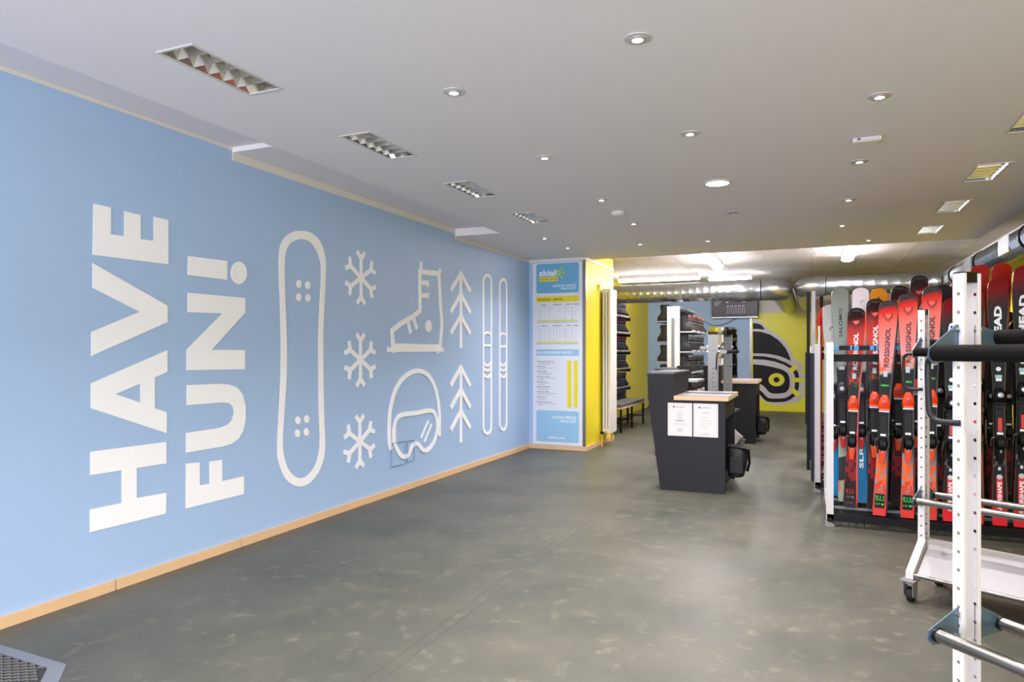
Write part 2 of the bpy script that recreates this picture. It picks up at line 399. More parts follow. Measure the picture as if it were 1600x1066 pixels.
for cx, hw, y0, y1, e in ((826,15,218,818,0),(886,13,234,804,4)):
    rr = 26; pts = [(cx+hw*math.cos(a), y0+rr-rr*math.sin(a)) for a in [PI*k/8 for k in range(9)]]+[(cx-hw*math.cos(a), y1-rr+rr*math.sin(a)) for a in [PI*k/8 for k in range(9)]]
    painted('ski_drawing', [W5(pts)], .036, 'white painted single ski outline', True)
    st = []
    for yy, dp in ((445+e,-10),(484+e,0),(545,16),(566,14),(590,15)):
        st.append(W5([(cx-hw, yy), (cx-hw*.5, yy+dp*.8), (cx, yy+dp), (cx+hw*.5, yy+dp*.8), (cx+hw, yy)]))
    painted('ski_drawing', st, .030, 'painted binding lines of the ski')
painted('helmet_drawing', [W5(smooth([(461,878),(455,840),(455,780),(460,722),(478,655),(508,608),(550,582),(590,588),(618,620),(636,672),(645,745),(645,828)], 4, False))], .045, 'white painted helmet arc')
painted('helmet_drawing', [W5([(470,795),(471,855)]), W5([(638,762),(638,820)])], .04, 'painted strap blocks of the goggles')
painted('helmet_drawing', [W5(smooth([(474,800),(480,768),(500,748),(560,740),(612,731),(632,752),(637,800),(624,850),(600,880),(580,878),(568,862),(555,855),(540,868),(528,898),(505,905),(487,882),(475,850)], 3))], .042, 'white painted goggles outline', True)
painted('helmet_drawing', [W5([(575,835),(603,770)]), W5([(588,850),(615,782)])], .022, 'painted glints on the goggles')
for q in ([(461,856),(515,846),(515,931),(463,943)], [(523,846),(549,842),(549,916),(523,926)]):
    painted_l = stroke_loops(W5(q), .005, True)
    MB().plate([wloop(l) for l in painted_l], (.009, 0, 0)).build('access_hatch', mat('hatch_line_blue', (136, 166, 200), .6), wall_left)

# ------------------------------------------------------------------ ceiling fixtures
def louvre(lit):
    t = thing('louvre_light', None, 'ceiling light')
    h = MB(); W, L_ = LW, LL; d = .075
    h.box(0, .003, 0, L_, 0, d).box(W-.003, W, 0, L_, 0, d).box(0, W, 0, .003, 0, d).box(0, W, L_-.003, L_, 0, d).box(0, W, 0, L_, d, d+.003)
    h.build('housing', REFL, t)
    fr = MB(); e = .012
    fr.box(-e, W+e, -e, 0, -.004, .0).box(-e, W+e, L_, L_+e, -.004, .0).box(-e, 0, 0, L_, -.004, .0).box(W, W+e, 0, L_, -.004, .0)
    fr.build('frame', POST, t)
    for s_ in (0, 1):
        x0 = 0.004 if s_ == 0 else W-.004; x1 = .045 if s_ == 0 else W-.045
        MB().hull([(x0, .004, .0), (x0, .004, .065), (x1, .004, .068)], [(x0, L_-.004, .0), (x0, L_-.004, .065), (x1, L_-.004, .068)]).build('side_reflector', REFL, t)
    for k in range(1, 6):
        y = L_*k/6
        MB().hull([(.004, y-.001, 0), (W-.004, y-.001, 0), (W-.03, y-.006, .045), (.03, y-.006, .045)], [(.004, y+.001, 0), (W-.004, y+.001, 0), (W-.03, y+.006, .045), (.03, y+.006, .045)]).build('louvre_blade', REFL, t)
    MB().cyl((W*.7, .02, .06), (W*.7, L_-.02, .06), .008, 10).build('lamp_tube', POST, t, True)
    return t
lp = louvre(0); first = True
ords = ['nearest', 'second', 'third', 'farthest']
for i, (x, y) in enumerate(LFX):
    o = lp if first else copy_tree(lp); first = False
    o.location = (x, y, CZ); tag(o, '%s mirrored louvre light in the row beside the blue wall' % ords[i], 'ceiling light', 'louvre lights along the blue wall')
for i, (x, y) in enumerate(RFX[2:]):
    o = copy_tree(lp); o.location = (x, y, CZ); tag(o, '%s mirrored louvre light in the row above the skis, reflecting red' % ords[i], 'ceiling light', 'louvre lights on the ski side')

def ring(b, r0, r1, z0, z1, n=24):
    A = [(r0*math.cos(k*2*PI/n), r0*math.sin(k*2*PI/n)) for k in range(n)]; B = [(r1*math.cos(k*2*PI/n), r1*math.sin(k*2*PI/n)) for k in range(n)]
    vs = [(x, y, z1) for x, y in A]+[(x, y, z0) for x, y in A]+[(x, y, z0+.002) for x, y in B]+[(x, y, z1) for x, y in B]; fs = []
    for s_ in range(3): fs += [(s_*n+k, s_*n+(k+1) % n, (s_+1)*n+(k+1) % n, (s_+1)*n+k) for k in range(n)]
    b.add(vs, fs); return b
def downlight():
    t = thing('downlight', None, 'ceiling light')
    ring(MB(), .030, .052, -.006, 0).build('trim_ring', mat('satin_silver', (205, 200, 198), .35, .3), t, True)
    ring(MB(), .022, .032, -.010, 0).build('gimbal_ring', SILV, t, True)
    MB().cyl((0, 0, -.004), (0, 0, -.0002), .024, 20).build('lamp', GLOWW, t)
    return t
dl = downlight(); DLN = ['second downlight from the camera, beside the big near one', '', '']
DLAB = ['large downlight nearest the top edge, middle row', 'downlight right of the nearest louvre light, left row', 'nearest downlight of the ski-side row, above the sensor box',
 'downlight second in the middle row, before the bright panel light', 'downlight second in the left row, level with the second louvre light', 'downlight just beyond the white sensor box, ski-side row',
 'third downlight in the left row, before the white smoke detector', 'third downlight in the ski-side row', 'downlight in the left row just beyond the smoke detector', 'fourth downlight in the ski-side row, above the bulkhead lamp',
 'small downlight left of the price board, nearer of two by the wall', 'small downlight above the price board pillar, farther of two', 'small downlight near the ceiling edge above the boot shelf', 'small downlight near the ceiling edge above the desks', 'small downlight at the ceiling edge, right of the bulkhead lamp']
for i, (x, y) in enumerate(DOWN):
    o = dl if i == 0 else copy_tree(dl); o.location = (x, y, CZ); tag(o, DLAB[i], 'ceiling light', 'round recessed downlights')
t = thing('panel_light', 'bright round panel light without a chrome ring, mid ceiling', 'ceiling light', (-.627, 5.22, CZ))
ring(MB(), .082, .098, -.010, 0, 32).build('rim', POST, t, True); MB().cyl((0, 0, -.009), (0, 0, -.0002), .083, 32).build('diffuser', GLOWP, t)
t = thing('smoke_detector', 'white smoke detector disc beyond the third left-row downlight', 'smoke detector', (-1.56, 5.97, CZ))
MB().tube([(0, 0, -.0002), (0, 0, -.02), (0, 0, -.034), (0, 0, -.038)], [.06, .06, .045, .02], 24).build('housing', WHITE, t, True)
ring(MB(), .05, .062, -.008, 0).build('base_ring', POST, t, True)
t = thing('ceiling_speaker', 'small unlit ring fitting between panel light and ceiling edge', 'ceiling fitting', (-.638, 6.4, CZ))
ring(MB(), .032, .052, -.008, 0).build('ring', SILV, t, True); MB().cyl((0, 0, -.004), (0, 0, -.0002), .034, 20).build('centre', GREYM, t)
t = thing('motion_sensor', 'white rounded sensor box on the ceiling, right side', 'sensor', (.291, 4.476, CZ))
MB().box(-.075, .075, -.05, .05, -.03, -.0002).build('housing', WHITE, t, bevel=.012); box('cover', POST, -.06, .06, -.058, -.048, -.026, -.006, t, .003); box('indicator', BLKP, -.05, -.035, -.0595, -.057, -.02, -.012, t)

def fluoro(name, label, x0, x1, y0, y1, z):
    t = thing(name, label, 'lamp', ((x0+x1)/2, (y0+y1)/2, 2.65)); dx, dy = (x1-x0)/2, (y1-y0)/2; zz = z-2.65
    box('backplate', POST, -dx*.98, dx*.98, -dy*.98, dy*.98, zz+.02, -.001, t)
    long_x = dx > dy
    r = min(dx, dy); n = 12; rings = []
    ends = [(-1, .55), (-.985, .9), (-.96, 1), (.96, 1), (.985, .9), (1, .55)]
    for e, q in ends:
        rr = []
        for k in range(n):
            a = k*2*PI/n; p = r*q*math.cos(a); zq = zz+.03*q*math.sin(a)
            rr.append((e*dx, p, zq) if long_x else (p, e*dy, zq))
        rings.append(rr)
    MB().loft(rings).build('diffuser', TUBE, t, True); return t
fluoro('tube_light', 'long fluorescent lamp above the left duct', -3.18, -1.76, 12.14, 12.28, 2.56)
fluoro('tube_light', 'short fluorescent lamp in line to the right of the long one', -1.66, -.95, 12.55, 12.68, 2.57)
fluoro('tube_light', 'fluorescent lamp pointing at the viewer above the desks', -1.37, -1.22, 9.45, 10.9, 2.57)
fluoro('tube_light', 'glaring bulkhead lamp above the left end of the ski racks', .38, .53, 9.45, 10.7, 2.57)

# ------------------------------------------------------------------ ducts
def ribbed(p0, p1, r, pitch, rib, n=24):
    p0 = Vector(p0); p1 = Vector(p1); L_ = (p1-p0).length; k = max(2, int(L_/pitch)); pts = []; rs = []
    for i in range(k):
        a = i*L_/k; d = (p1-p0)/L_
        for o, q in ((0, 0), (pitch*.84, 0), (pitch*.92, rib)):
            if a+o < L_: pts.append(p0+d*(a+o)); rs.append(r+q)
    pts.append(p1); rs.append(r); return pts, rs
def arc(c, a0, a1, r, ex, ey, n=9):
    c = Vector(c); ex = Vector(ex); ey = Vector(ey)
    return [c+(ex*math.cos(a0+(a1-a0)*k/n)+ey*math.sin(a0+(a1-a0)*k/n))*r for k in range(n+1)]
ZD = 2.25
t = thing('air_duct', 'galvanised spiral air duct crossing above the boot shelves, left one', 'duct', (-2, 11.4, ZD)); T = Vector((-2, 11.4, ZD))
def loc(b, t): b.v = [tuple(Vector(p)-t) for p in b.v]; return b
p, r = ribbed((XL+.01, 11.4, ZD), (-1.1, 11.4, ZD), .15, .11, .003); loc(MB().tube(p, r, 24), T).build('spiral_pipe', GALV, t, True)
loc(MB().tube([(-1.14, 11.4, ZD), (-1.05, 11.4, ZD), (-.86, 11.4, ZD), (-.85, 11.4, ZD), (-.72, 11.4, ZD)], [.152, .172, .172, .165, .165], 24), T).build('collar', GALV, t, True)
el = arc((-.72, 11.68, ZD), -PI/2, 0, .28, (1, 0, 0), (0, 1, 0)); loc(MB().tube(el, .165, 24, False), T).build('elbow', GALV, t, True)
for q in (el[3], el[6]): pass
def open_pipe(y0, y1, x, r):
    b = MB(); b.tube([(x, y0, ZD), (x, y1, ZD)], r, 24, False); b.tube([(x, y1, ZD), (x, y0, ZD)], r-.006, 24, False)
    b.tube([(x, y1-.02, ZD), (x, y1, ZD)], r+.006, 24, False); return b
loc(open_pipe(11.68, 15.7, -.44, .165), T).build('rear_pipe', GALV, t, True)
t = thing('air_duct', 'galvanised spiral air duct turning the corner above the ski racks', 'duct', (.6, 11.4, ZD)); T = Vector((.6, 11.4, ZD)); ZR = ZD+.03
el = arc((.20, 11.70, ZR), PI, PI*1.5, .30, (1, 0, 0), (0, 1, 0)); loc(MB().tube(el, .15, 24, False), T).build('elbow', GALV, t, True)
ZD0 = ZD; ZD = ZR; loc(open_pipe(11.70, 15.7, -.10, .15), T).build('rear_pipe', GALV, t, True)
p, r = ribbed((.2, 11.4, ZR), (1.50, 11.4, ZR), .14, .16, .003); loc(MB().tube(p, r, 24), T).build('spiral_pipe', GALV, t, True)
ZD = ZD0
el = arc((1.50, 11.12, ZR), PI/2, 0, .28, (1, 0, 0), (0, 1, 0)); loc(MB().tube(el, .14, 24, False), T).build('elbow', GALV, t, True)
def seg(y0, y1, z0, z1):
    p, r = ribbed((1.78, y0, z0), (1.78, y1, z1), .108, .075, .014, 20); loc(MB().tube(p, r, 20), T).build('flexible_pipe', GALV, t)
seg(11.12, 9.75, 2.29, 2.30); seg(9.72, 8.2, 2.30, 2.30); seg(8.16, YF+.05, 2.30, 2.30)
for y in (10.95, 9.5, 7.85):
    loc(MB().box(1.662, 1.80, y-.2, y+.2, 2.215, 2.375), T).build('air_grille', GREYM, t)
    for k in range(7):
        loc(MB().box(1.658, 1.663, y-.19, y+.19, 2.225+k*.021, 2.235+k*.021), T).build('grille_slat', GALV, t)
for y in (10.66, 9.18, 7.3): loc(MB().tube([(1.78, y, 2.30), (1.78, y+.035, 2.30)], .13, 20), T).build('strap', BLKP, t, True)

# ------------------------------------------------------------------ pillar: price board, radiator
PYB = PY0-.012
def pq(u, v): return onY(u, v, PYB-.0005)
t = thing('price_board', 'tall white and blue price list board on the pillar', 'board', (-3.1, PYB, .06)); T = Vector((-3.1, PYB, .06))
def kid(b, name, m, par=t): return loc(b, T).build(name, m, par)
a, b_ = onY(832.5, 697, PYB), onY(910, 404, PYB)
kid(MB().box(a.x, b_.x, PYB, PYB+.0075, .06, 2.478), 'board_panel', PW)
def rrect(x0, x1, z0, z1, r, y, th, n=5):
    pts = []
    for cx, cz, a0 in ((x1-r, z1-r, 0), (x0+r, z1-r, PI/2), (x0+r, z0+r, PI), (x1-r, z0+r, 1.5*PI)):
        pts += [(cx+r*math.cos(a0+k*PI/2/n), y, cz+r*math.sin(a0+k*PI/2/n)) for k in range(n+1)]
    return MB().plate([pts], (0, -th, 0))
xa, xb = pq(838, 500).x, pq(904.5, 500).x
def zz(v, u=870): return pq(u, v).z
YP = PYB-.0002
hd = kid(rrect(xa, xb, zz(458), zz(411.5), .03, YP, .0006), 'header_panel', PB)
yb = kid(rrect(xa, xb, zz(472), zz(463), .012, YP, .0006), 'rental_bar', PY)
sb = kid(rrect(xa, xb, zz(556), zz(546), .012, YP, .0006), 'service_bar', PLB)
ft = kid(rrect(xa, xb, zz(691), zz(642), .03, YP, .0006), 'footer_panel', PLB)
TY = YP-.0012
def ptext(body, u0, u1, v0, v1, m, par, bold=.02):
    x0, x1 = pq(u0, 500).x, pq(u1, 500).x
    return text('lettering', body, Vector((x0, TY, zz(v1)))-T, (1, 0, 0), (0, 0, 1), x1-x0, zz(v0)-zz(v1), m, par, bold)
ptext('skial', 842.3, 868.5, 421, 431, WTXT, hd, .03)
cx, cz = pq(872.8, 0).x, zz(426.5); R = .036
kid(MB().plate([[(cx+R*math.cos(k*PI/10), TY, cz+R*math.sin(k*PI/10)) for k in range(20)], [(cx+R*.4*math.cos(k*PI/10), TY, cz+R*.4*math.sin(k*PI/10)) for k in range(20)]], (0, -.0005, 0)), 'emblem', PG, hd)
for a_ in (.95, 0, -.95):
    d = Vector((math.cos(a_), 0, math.sin(a_))); q = Vector((cx, TY, cz))+d*.046; n_ = Vector((-d.z, 0, d.x))
    kid(MB().plate([[q, q+d*.02+n_*.013, q+d*.04+n_*.012, q+d*.05, q+d*.04-n_*.012, q+d*.02-n_*.013]], (0, -.0005, 0)), 'emblem', PG, hd)
x0, x1 = pq(842, 0).x, pq(872, 0).x
kid(rrect(x0, x1, zz(439.3), zz(432.5), .006, TY+.0003, .0006), 'yellow_strip', PY, hd)
text('lettering', 'SKI & BIKE LIVIGNO', Vector((x0+.012, TY-.0006, zz(437.6)))-T, (1, 0, 0), (0, 0, 1), x1-x0-.024, .026, INKD, hd, .0)
ptext('LISTINO PREZZI', 864, 900, 445.3, 448.6, WTXT, hd); ptext('PRICE LIST', 877, 900, 449.8, 453, WTXT, hd)
ptext('NOLEGGIO', 840.5, 861, 466.2, 469.2, INKD, yb); ptext('RENTAL', 865, 879, 466.2, 469.2, INKD, yb)
ptext('SKI & SNOWBOARD SERVICE', 839, 893, 549, 553, WTXT, sb)
ptext('LISTINO PREZZI', 863, 900, 650, 654.5, WTXT, ft); ptext('PRICE LIST', 876, 900, 656, 660, WTXT, ft); ptext('skialo.com', 857, 883, 682, 686, WTXT, ft)
rnd = random.Random(3)
def strip(u0, u1, v, h, m, par=None, nm='printed_line'):
    x0, x1 = pq(u0, 0).x, pq(u1, 0).x; z = zz(v)
    return kid(MB().box(x0, x1, TY, YP-.0001, z-h/2, z+h/2), nm, m, par or t)
tb = MB()
for v0, v1 in ((475, 503), (508, 535)):
    for u in (842.5, 858, 883.5, 893.5):
        x = pq(u, 0).x; tb.box(x-.001, x+.001, YP-.0005, YP, zz(v1), zz(v0))
    for u0, u1 in ((846, 854), (864, 877), (885, 892), (895, 904)):
        x0, x1 = pq(u0, 0).x, pq(u1, 0).x; tb.box(x0, x1, YP-.0005, YP, zz(v0+1.6), zz(v0+.5))
    for r_ in range(8):
        for c_ in range(12):
            if rnd.random() < .8:
                x = pq(845.5+c_*4.9, 0).x; z = zz(v0+4+r_*2.7); tb.box(x-.006, x+.006, YP-.0005, YP, z-.0025, z+.0025)
for k in range(9):
    v = 565+k*8; x0 = pq(838.3, 0).x
    for q, (wd, hh) in enumerate(((rnd.uniform(14, 30), .009), (rnd.uniform(15, 34), .005), (rnd.uniform(12, 25), .005))):
        z = zz(v+q*2.3); x1 = pq(838.3+wd, 0).x; xx = x0+(q > 0)*.02
        while xx < x1: e = min(x1, xx+rnd.uniform(.02, .06)); tb.box(xx, e, YP-.0005, YP, z-hh/2, z+hh/2); xx = e+.008
o = loc(tb, T).build('price_table_print', INK, t); o['kind'] = 'stuff'
for v in (501, 534.5): strip(838.5, 903, v, .016, PY)
for u in (889.5, 899.5): strip(u-3, u+3.2, 600, zz(565)-zz(637), PY, None, 'yellow_column')
for v in (503.6, 537.2): strip(838.5, 903, v, .008, PB)

t = thing('radiator', 'tall white column radiator on the yellow pillar side', 'radiator', (-2.62, 9.45, .1)); T = Vector((-2.62, 9.45, .1))
RY0, RY1, RZ0, RZ1 = 9.36, 9.70, .16, 2.17
for k, x in enumerate((-2.655, -2.615, -2.575)):
    for j in range(5):
        y = RY0+.034+j*.068
        loc(MB().box(x-.016, x+.016, y-.028, y+.028, RZ0+.05, RZ1-.05), T).build('column', WHITE, t, bevel=.01)
loc(MB().box(-2.676, -2.556, RY0, RY1, RZ1-.06, RZ1), T).build('header', WHITE, t, bevel=.015)
loc(MB().box(-2.676, -2.556, RY0, RY1, RZ0, RZ0+.06), T).build('header', WHITE, t, bevel=.015)
box('side_cover', WHITE, .046, .066, RY0-9.45, RY1-9.45, RZ0-.1, RZ1-.1, t, .008)
loc(MB().tube([(-2.62, RY0+.02, .19), (-2.62, 9.20, .19), (-2.62, 9.17, .17), (-2.62, 9.17, .0)], .012, 10), T).build('pipe', mat('yellow_pipe', (226, 170, 20), .4), t, True)
loc(MB().cyl((-2.62, 9.205, .19), (-2.62, 9.145, .19), .02, 10), T).build('valve', BLKM, t, True)
loc(MB().tube([(-2.62, RY1-.03, .19), (-2.62, RY1-.03, .0)], .012, 10), T).build('pipe', MATS['yellow_pipe'], t, True)
loc(MB().cyl((PX, RY0+.04, 2.12), (-2.66, RY0+.04, 2.12), .012, 8), T).build('bracket', POST, t)
q = onX(935, 449, PX)
t = thing('thermostat', 'small yellow-painted thermostat box above the radiator', 'thermostat', (PX, q.y, q.z)); box('case', YEL, 0.0005, .03, -.03, .03, -.04, .04, t, .01); box('dial', PY, .03, .034, -.018, .018, -.02, .02, t)

# ------------------------------------------------------------------ emblem print on rear wall
Z6 = 5.9245
def zl(x, y, d): return onY(1160+x/Z6, 480+y/Z6, YB-.022-d)
t = thing('wall_print', 'lime yellow wall panel with a helmet and goggles emblem', 'wall print', (-.6, YB, 0)); T = Vector((-.6, YB, 0))
c0, c1 = onY(1176, 490, YB-.022), onY(1263, 490, YB-.022)
loc(MB().box(-1.205, .9, YB-.022, YB-.001, .0, c0.z), T).build('panel', YG, t)
def shape(pts, lv, m, nm='emblem_shape', hole=None):
    l = [[zl(max(x, 97+.001*y), y, .0008*lv) for x, y in pts]]
    return loc(MB().plate(l, (0, .0007, 0)), T).build(nm, m, t)
shape([(-60,150),(-20,125),(60,108),(130,118),(185,140),(235,205),(300,235),(380,300),(440,380),(475,480),(510,490),(565,545),(548,575),(560,620),(610,630),(640,640),(640,720),(610,725),(560,740),(555,785),(580,815),(515,880),(430,890),(370,908),(300,905),(230,885),(180,860),(145,835),(60,760),(-60,740)], 1, LAV)
shape(smooth([(-20,190),(20,160),(90,148),(150,155),(185,175),(202,207),(150,203),(60,203),(-20,207)], 3), 2, DARKP)
shape([(-70,225),(95,224),(170,228),(260,255),(340,310),(400,380),(435,450),(448,500),(400,475),(330,450),(250,435),(170,429),(95,428),(-70,430)], 2, DARKP)
shape([(-70,452),(95,452),(200,456),(300,474),(400,512),(462,548),(440,566),(380,532),(300,505),(200,487),(95,484),(-70,484)], 2, DARKP)
shape(smooth([(-60,530),(95,530),(200,540),(300,560),(380,585),(425,625),(438,680),(435,740),(412,780),(370,798),(280,800),(240,780),(210,745),(170,715),(95,700),(-60,700)], 3), 2, DARKP)
shape([(316+74*math.cos(k*PI/16), 673+61*math.sin(k*PI/16)) for k in range(32)], 3, YG)
shape([(316+28*math.cos(k*PI/10), 673+25*math.sin(k*PI/10)) for k in range(20)], 4, DARKP)
shape([tuple(v) for v in stroke_loops(smooth([(110,752),(145,778),(178,805),(215,845),(260,862),(370,862),(430,845),(478,808)], 3, False), 34)[0]], 2, DARKP)
shape([tuple(v) for v in stroke_loops(smooth([(484,590),(500,620),(506,665),(505,720),(498,772)], 3, False), 38)[0]], 2, DARKP)
def rot(cx, cy, w_, h_, a): return [(cx+x*math.cos(a)-y*math.sin(a), cy+x*math.sin(a)+y*math.cos(a)) for x, y in ((-w_/2, -h_/2), (w_/2, -h_/2), (w_/2, h_/2), (-w_/2, h_/2))]
shape(rot(474, 570, 92, 42, -.7), 3, YG); shape(rot(520, 675, 122, 42, 0), 3, YG); shape(rot(490, 790, 92, 46, .7), 3, YG)
struct(box('trim_8', STEEL, -1.245, -1.205, YB-.03, YB, 0, 2.05)); struct(box('trim_9', WHITE, -1.205, .9, YB-.03, YB, c0.z+.001, c0.z+.04))

# monitor, cable, mirror
a, b_ = onY(1112, 497, 15.9), onY(1184.5, 462, 15.9)
t = thing('wall_monitor', 'dark flat monitor hanging below the duct', 'monitor', ((a.x+b_.x)/2, 15.9, a.z)); hw = (b_.x-a.x)/2
box('casing', BLKP, -hw, hw, .0, .05, 0, .56, t, .006); sc = box('screen', SCRN, -hw+.012, hw-.012, -.002, 0, .025, .55, t)
box('chin_strip', CHROME, -hw, hw, -.003, .0, 0, .012, t)
box('wall_arm', BLKM, -.05, .05, .05, .199, .2, .3, t)
g = MB()
for r_ in range(4):
    for c_ in range(9): x = -hw+.33+c_*.045; z = .2-r_*.035; g.box(x, x+.012, -.0035, -.002, z, z+.012)
for c_ in range(5): x = -hw+.32+c_*.08; g.box(x, x+.05, -.0035, -.002, .245, .256)
g.box(-hw+.31, -hw+.36, -.0035, -.002, .33, .345).box(-hw+.66, -hw+.71, -.0035, -.002, .33, .35).box(-hw+.31, -hw+.36, -.0035, -.002, .41, .425)
for k in range(6): g.box(-hw+.05, -hw+.05+.1+.03*(k % 3), -.0035, -.002, .28+k*.035, .285+k*.035)
o = g.build('screen_text', SCRT, sc); o['kind'] = 'stuff'
pts = [onY(u, v, 16.07) for u, v in ((1085,499),(1092,500),(1101,503),(1110,507.5),(1118,509),(1127,508),(1136,505),(1144,501),(1152,496.5))]
T = pts[0]; o = loc(MB().tube([tuple(p) for p in pts], .006, 6), T).build('hanging_cable', BLKP, None, True); o.location = T; tag(o, 'thin dark cable sagging from the monitor across the blue wall', 'cable')
a, b_ = onY(1108, 600, YB-.02), onY(1152, 511, YB-.02)
t = thing('wall_mirror', 'frameless dark mirror on the blue rear wall', 'mirror', ((a.x+b_.x)/2, YB-.021, .55)); hw = (b_.x-a.x)/2
box('glass', MIRROR, -hw, hw, 0, .006, 0, b_.z-.55, t); box('backing', BLKM, -hw+.01, hw-.01, .006, .0205, .01, b_.z-.56, t)

# ------------------------------------------------------------------ desks
def desk(Yd, label):
    t = thing('service_desk', label, 'desk', (-1.07, Yd, 0)); ox = 1.07
    def P_(x, y, z): return (x+ox, y, z)
    prof = [(-1.305, 0), (-.72, 0), (-.72, .846), (-1.184, .846), (-1.184, 1.10), (-1.43, 1.10), (-1.42, .84)]
    for y in (0, .84):
        MB().plate([[P_(x, y, z) for x, z in prof]], (0, .03, 0)).build('end_panel', ANTH, t)
    MB().hull([P_(-1.305, .03, 0), P_(-1.28, .03, 0), P_(-1.395, .03, .84), P_(-1.42, .03, .84)], [P_(-1.305, .84, 0), P_(-1.28, .84, 0), P_(-1.395, .84, .84), P_(-1.42, .84, .84)]).build('front_panel', ANTH, t)
    MB().box(-1.43+ox, -1.40+ox, .03, .84, .84, 1.085).build('upper_front', ANTH, t)
    MB().box(-1.214+ox, -1.184+ox, .03, .84, .80, 1.085).build('inner_panel', ANTH, t)
    MB().box(-1.435+ox, -1.178+ox, -.006, .876, 1.085, 1.105).build('upper_ledge', mat('ledge_grey', (76, 78, 84), .4), t, bevel=.002)
    w_ = MB().box(-1.178+ox, -.69+ox, -.018, .89, .846, .884).build('worktop', WOOD, t, bevel=.002)
    box('top_laminate', GREYT, -1.176+ox, -.692+ox, -.016, .888, .884, .887, w_)
    box('edge_tape', PG, -.692+ox, -.689+ox, .22, .36, .846, .884, w_)
    d_ = box('drawer_box', ANTH, -1.1+ox, -.735+ox, .06, .82, .67, .84, t); box('drawer_front', ANTH, -.735+ox, -.722+ox, .05, .40, .675, .842, t); box('drawer_front', ANTH, -.735+ox, -.722+ox, .41, .82, .675, .842, t)
    box('lower_shelf', ANTH, -1.28+ox, -.75+ox, .03, .84, .07, .09, t); box('back_divider', BLKM, -1.10+ox, -1.08+ox, .03, .84, .09, .67, t)
    box('plinth', BLKM, -1.25+ox, -.76+ox, .04, .83, .0, .07, t)
    return t
desk(6.55, 'nearest charcoal service desk with a wood-edged worktop and two notices')
desk(10.25, 'farther charcoal service desk in front of the lime wall print')
# papers on worktop of near desk (dark scanner strip)
o = box('desk_mat', mat('mat_dark', (86, 80, 80), .5), -.22, .22, -.09, .09, 0, .006); o.location = (-.93, 7.1, .8875); tag(o, 'dark flat mat lying on the near desk worktop', 'mat')
# partition behind
t = thing('counter_partition', 'charcoal stepped partition with a shelf behind the near desk', 'partition', (-1.6, 8.7, 0))
box('side_panel', ANTH, -.19, .08, -.05, -.02, 0, 1.07, t); box('side_panel', ANTH, -.19, -.16, -.02, .5, 0, 1.07, t); box('ledge', MATS['ledge_grey'], -.2, .1, -.06, .5, 1.07, 1.09, t)
box('divider', ANTH, .07, .17, .0, .03, 0, 1.12, t); box('divider', ANTH, .14, .17, .03, .5, 0, 1.12, t)
box('shelf', mat('shelf_pale_grey', (170, 172, 176), .4), .0, .34, -.12, -.051, .925, .95, t); box('shelf', MATS['shelf_pale_grey'], .17, .34, -.051, .45, .925, .95, t)
# notices
for i, (u0, u1) in enumerate(((1043.5, 1081.5), (1083.5, 1122))):
    a = onY(u0, 681, 6.548); b_ = onY(u1, 630.5, 6.548); z0, z1 = (.512, .819)
    t = tag(box('paper_notice', PAPER, a.x, b_.x, 6.5466, 6.5486, z0, z1), ['left white notice sheet with bold lines on the near desk', 'right white notice sheet with faint lines on the near desk'][i], 'notice', 'paper notices on the desk end')
    cx = (a.x+b_.x)/2; y = 6.5463
    fr = MB(); e = .014
    fr.box(a.x+e, b_.x-e, y, y+.0002, z1-e, z1-e+.0012).box(a.x+e, b_.x-e, y, y+.0002, z0+e, z0+e+.0012).box(a.x+e, a.x+e+.0012, y, y+.0002, z0+e, z1-e).box(b_.x-e, b_.x-e+.0012, y, y+.0002, z0+e, z1-e)
    fr.build('border_line', INK, t)
    MB().plate([[(cx-.062, y, z1-.045), (cx-.05, y, z1-.042), (cx-.048, y, z1-.03), (cx-.058, y, z1-.028), (cx-.064, y, z1-.036)]], (0, .0002, 0)).build('mark', INKD, t)
    ln = MB(); ln.box(cx-.044, cx+.045, y, y+.0002, z1-.041, z1-.036)
    rows = ([(.08, .05, .003), (.097, .06, .003), (.117, .06, .003), (.134, .05, .004), (.152, .02, .002), (.158, .09, .003), (.164, .1, .003), (.170, .05, .003), (.19, .12, .0015), (.197, .12, .0015), (.21, .12, .0015), (.238, .04, .003), (.244, .05, .003), (.26, .06, .002), (.265, .05, .002)] if i == 0 else
            [(.075, .05, .0025), (.085, .1, .0015), (.09, .07, .0015), (.125, .06, .0015), (.132, .05, .0015), (.15, .11, .001), (.158, .11, .001), (.166, .1, .001), (.175, .11, .001), (.184, .11, .001), (.193, .11, .001), (.202, .1, .001), (.222, .04, .002), (.275, .06, .002), (.28, .07, .002)])
    for dz, wd, hh in rows: ln.box(cx-wd/2, cx+wd/2, y, y+.0002, z1-dz-hh, z1-dz)
    o = ln.build('printed_text', INK, t); o['kind'] = 'stuff'
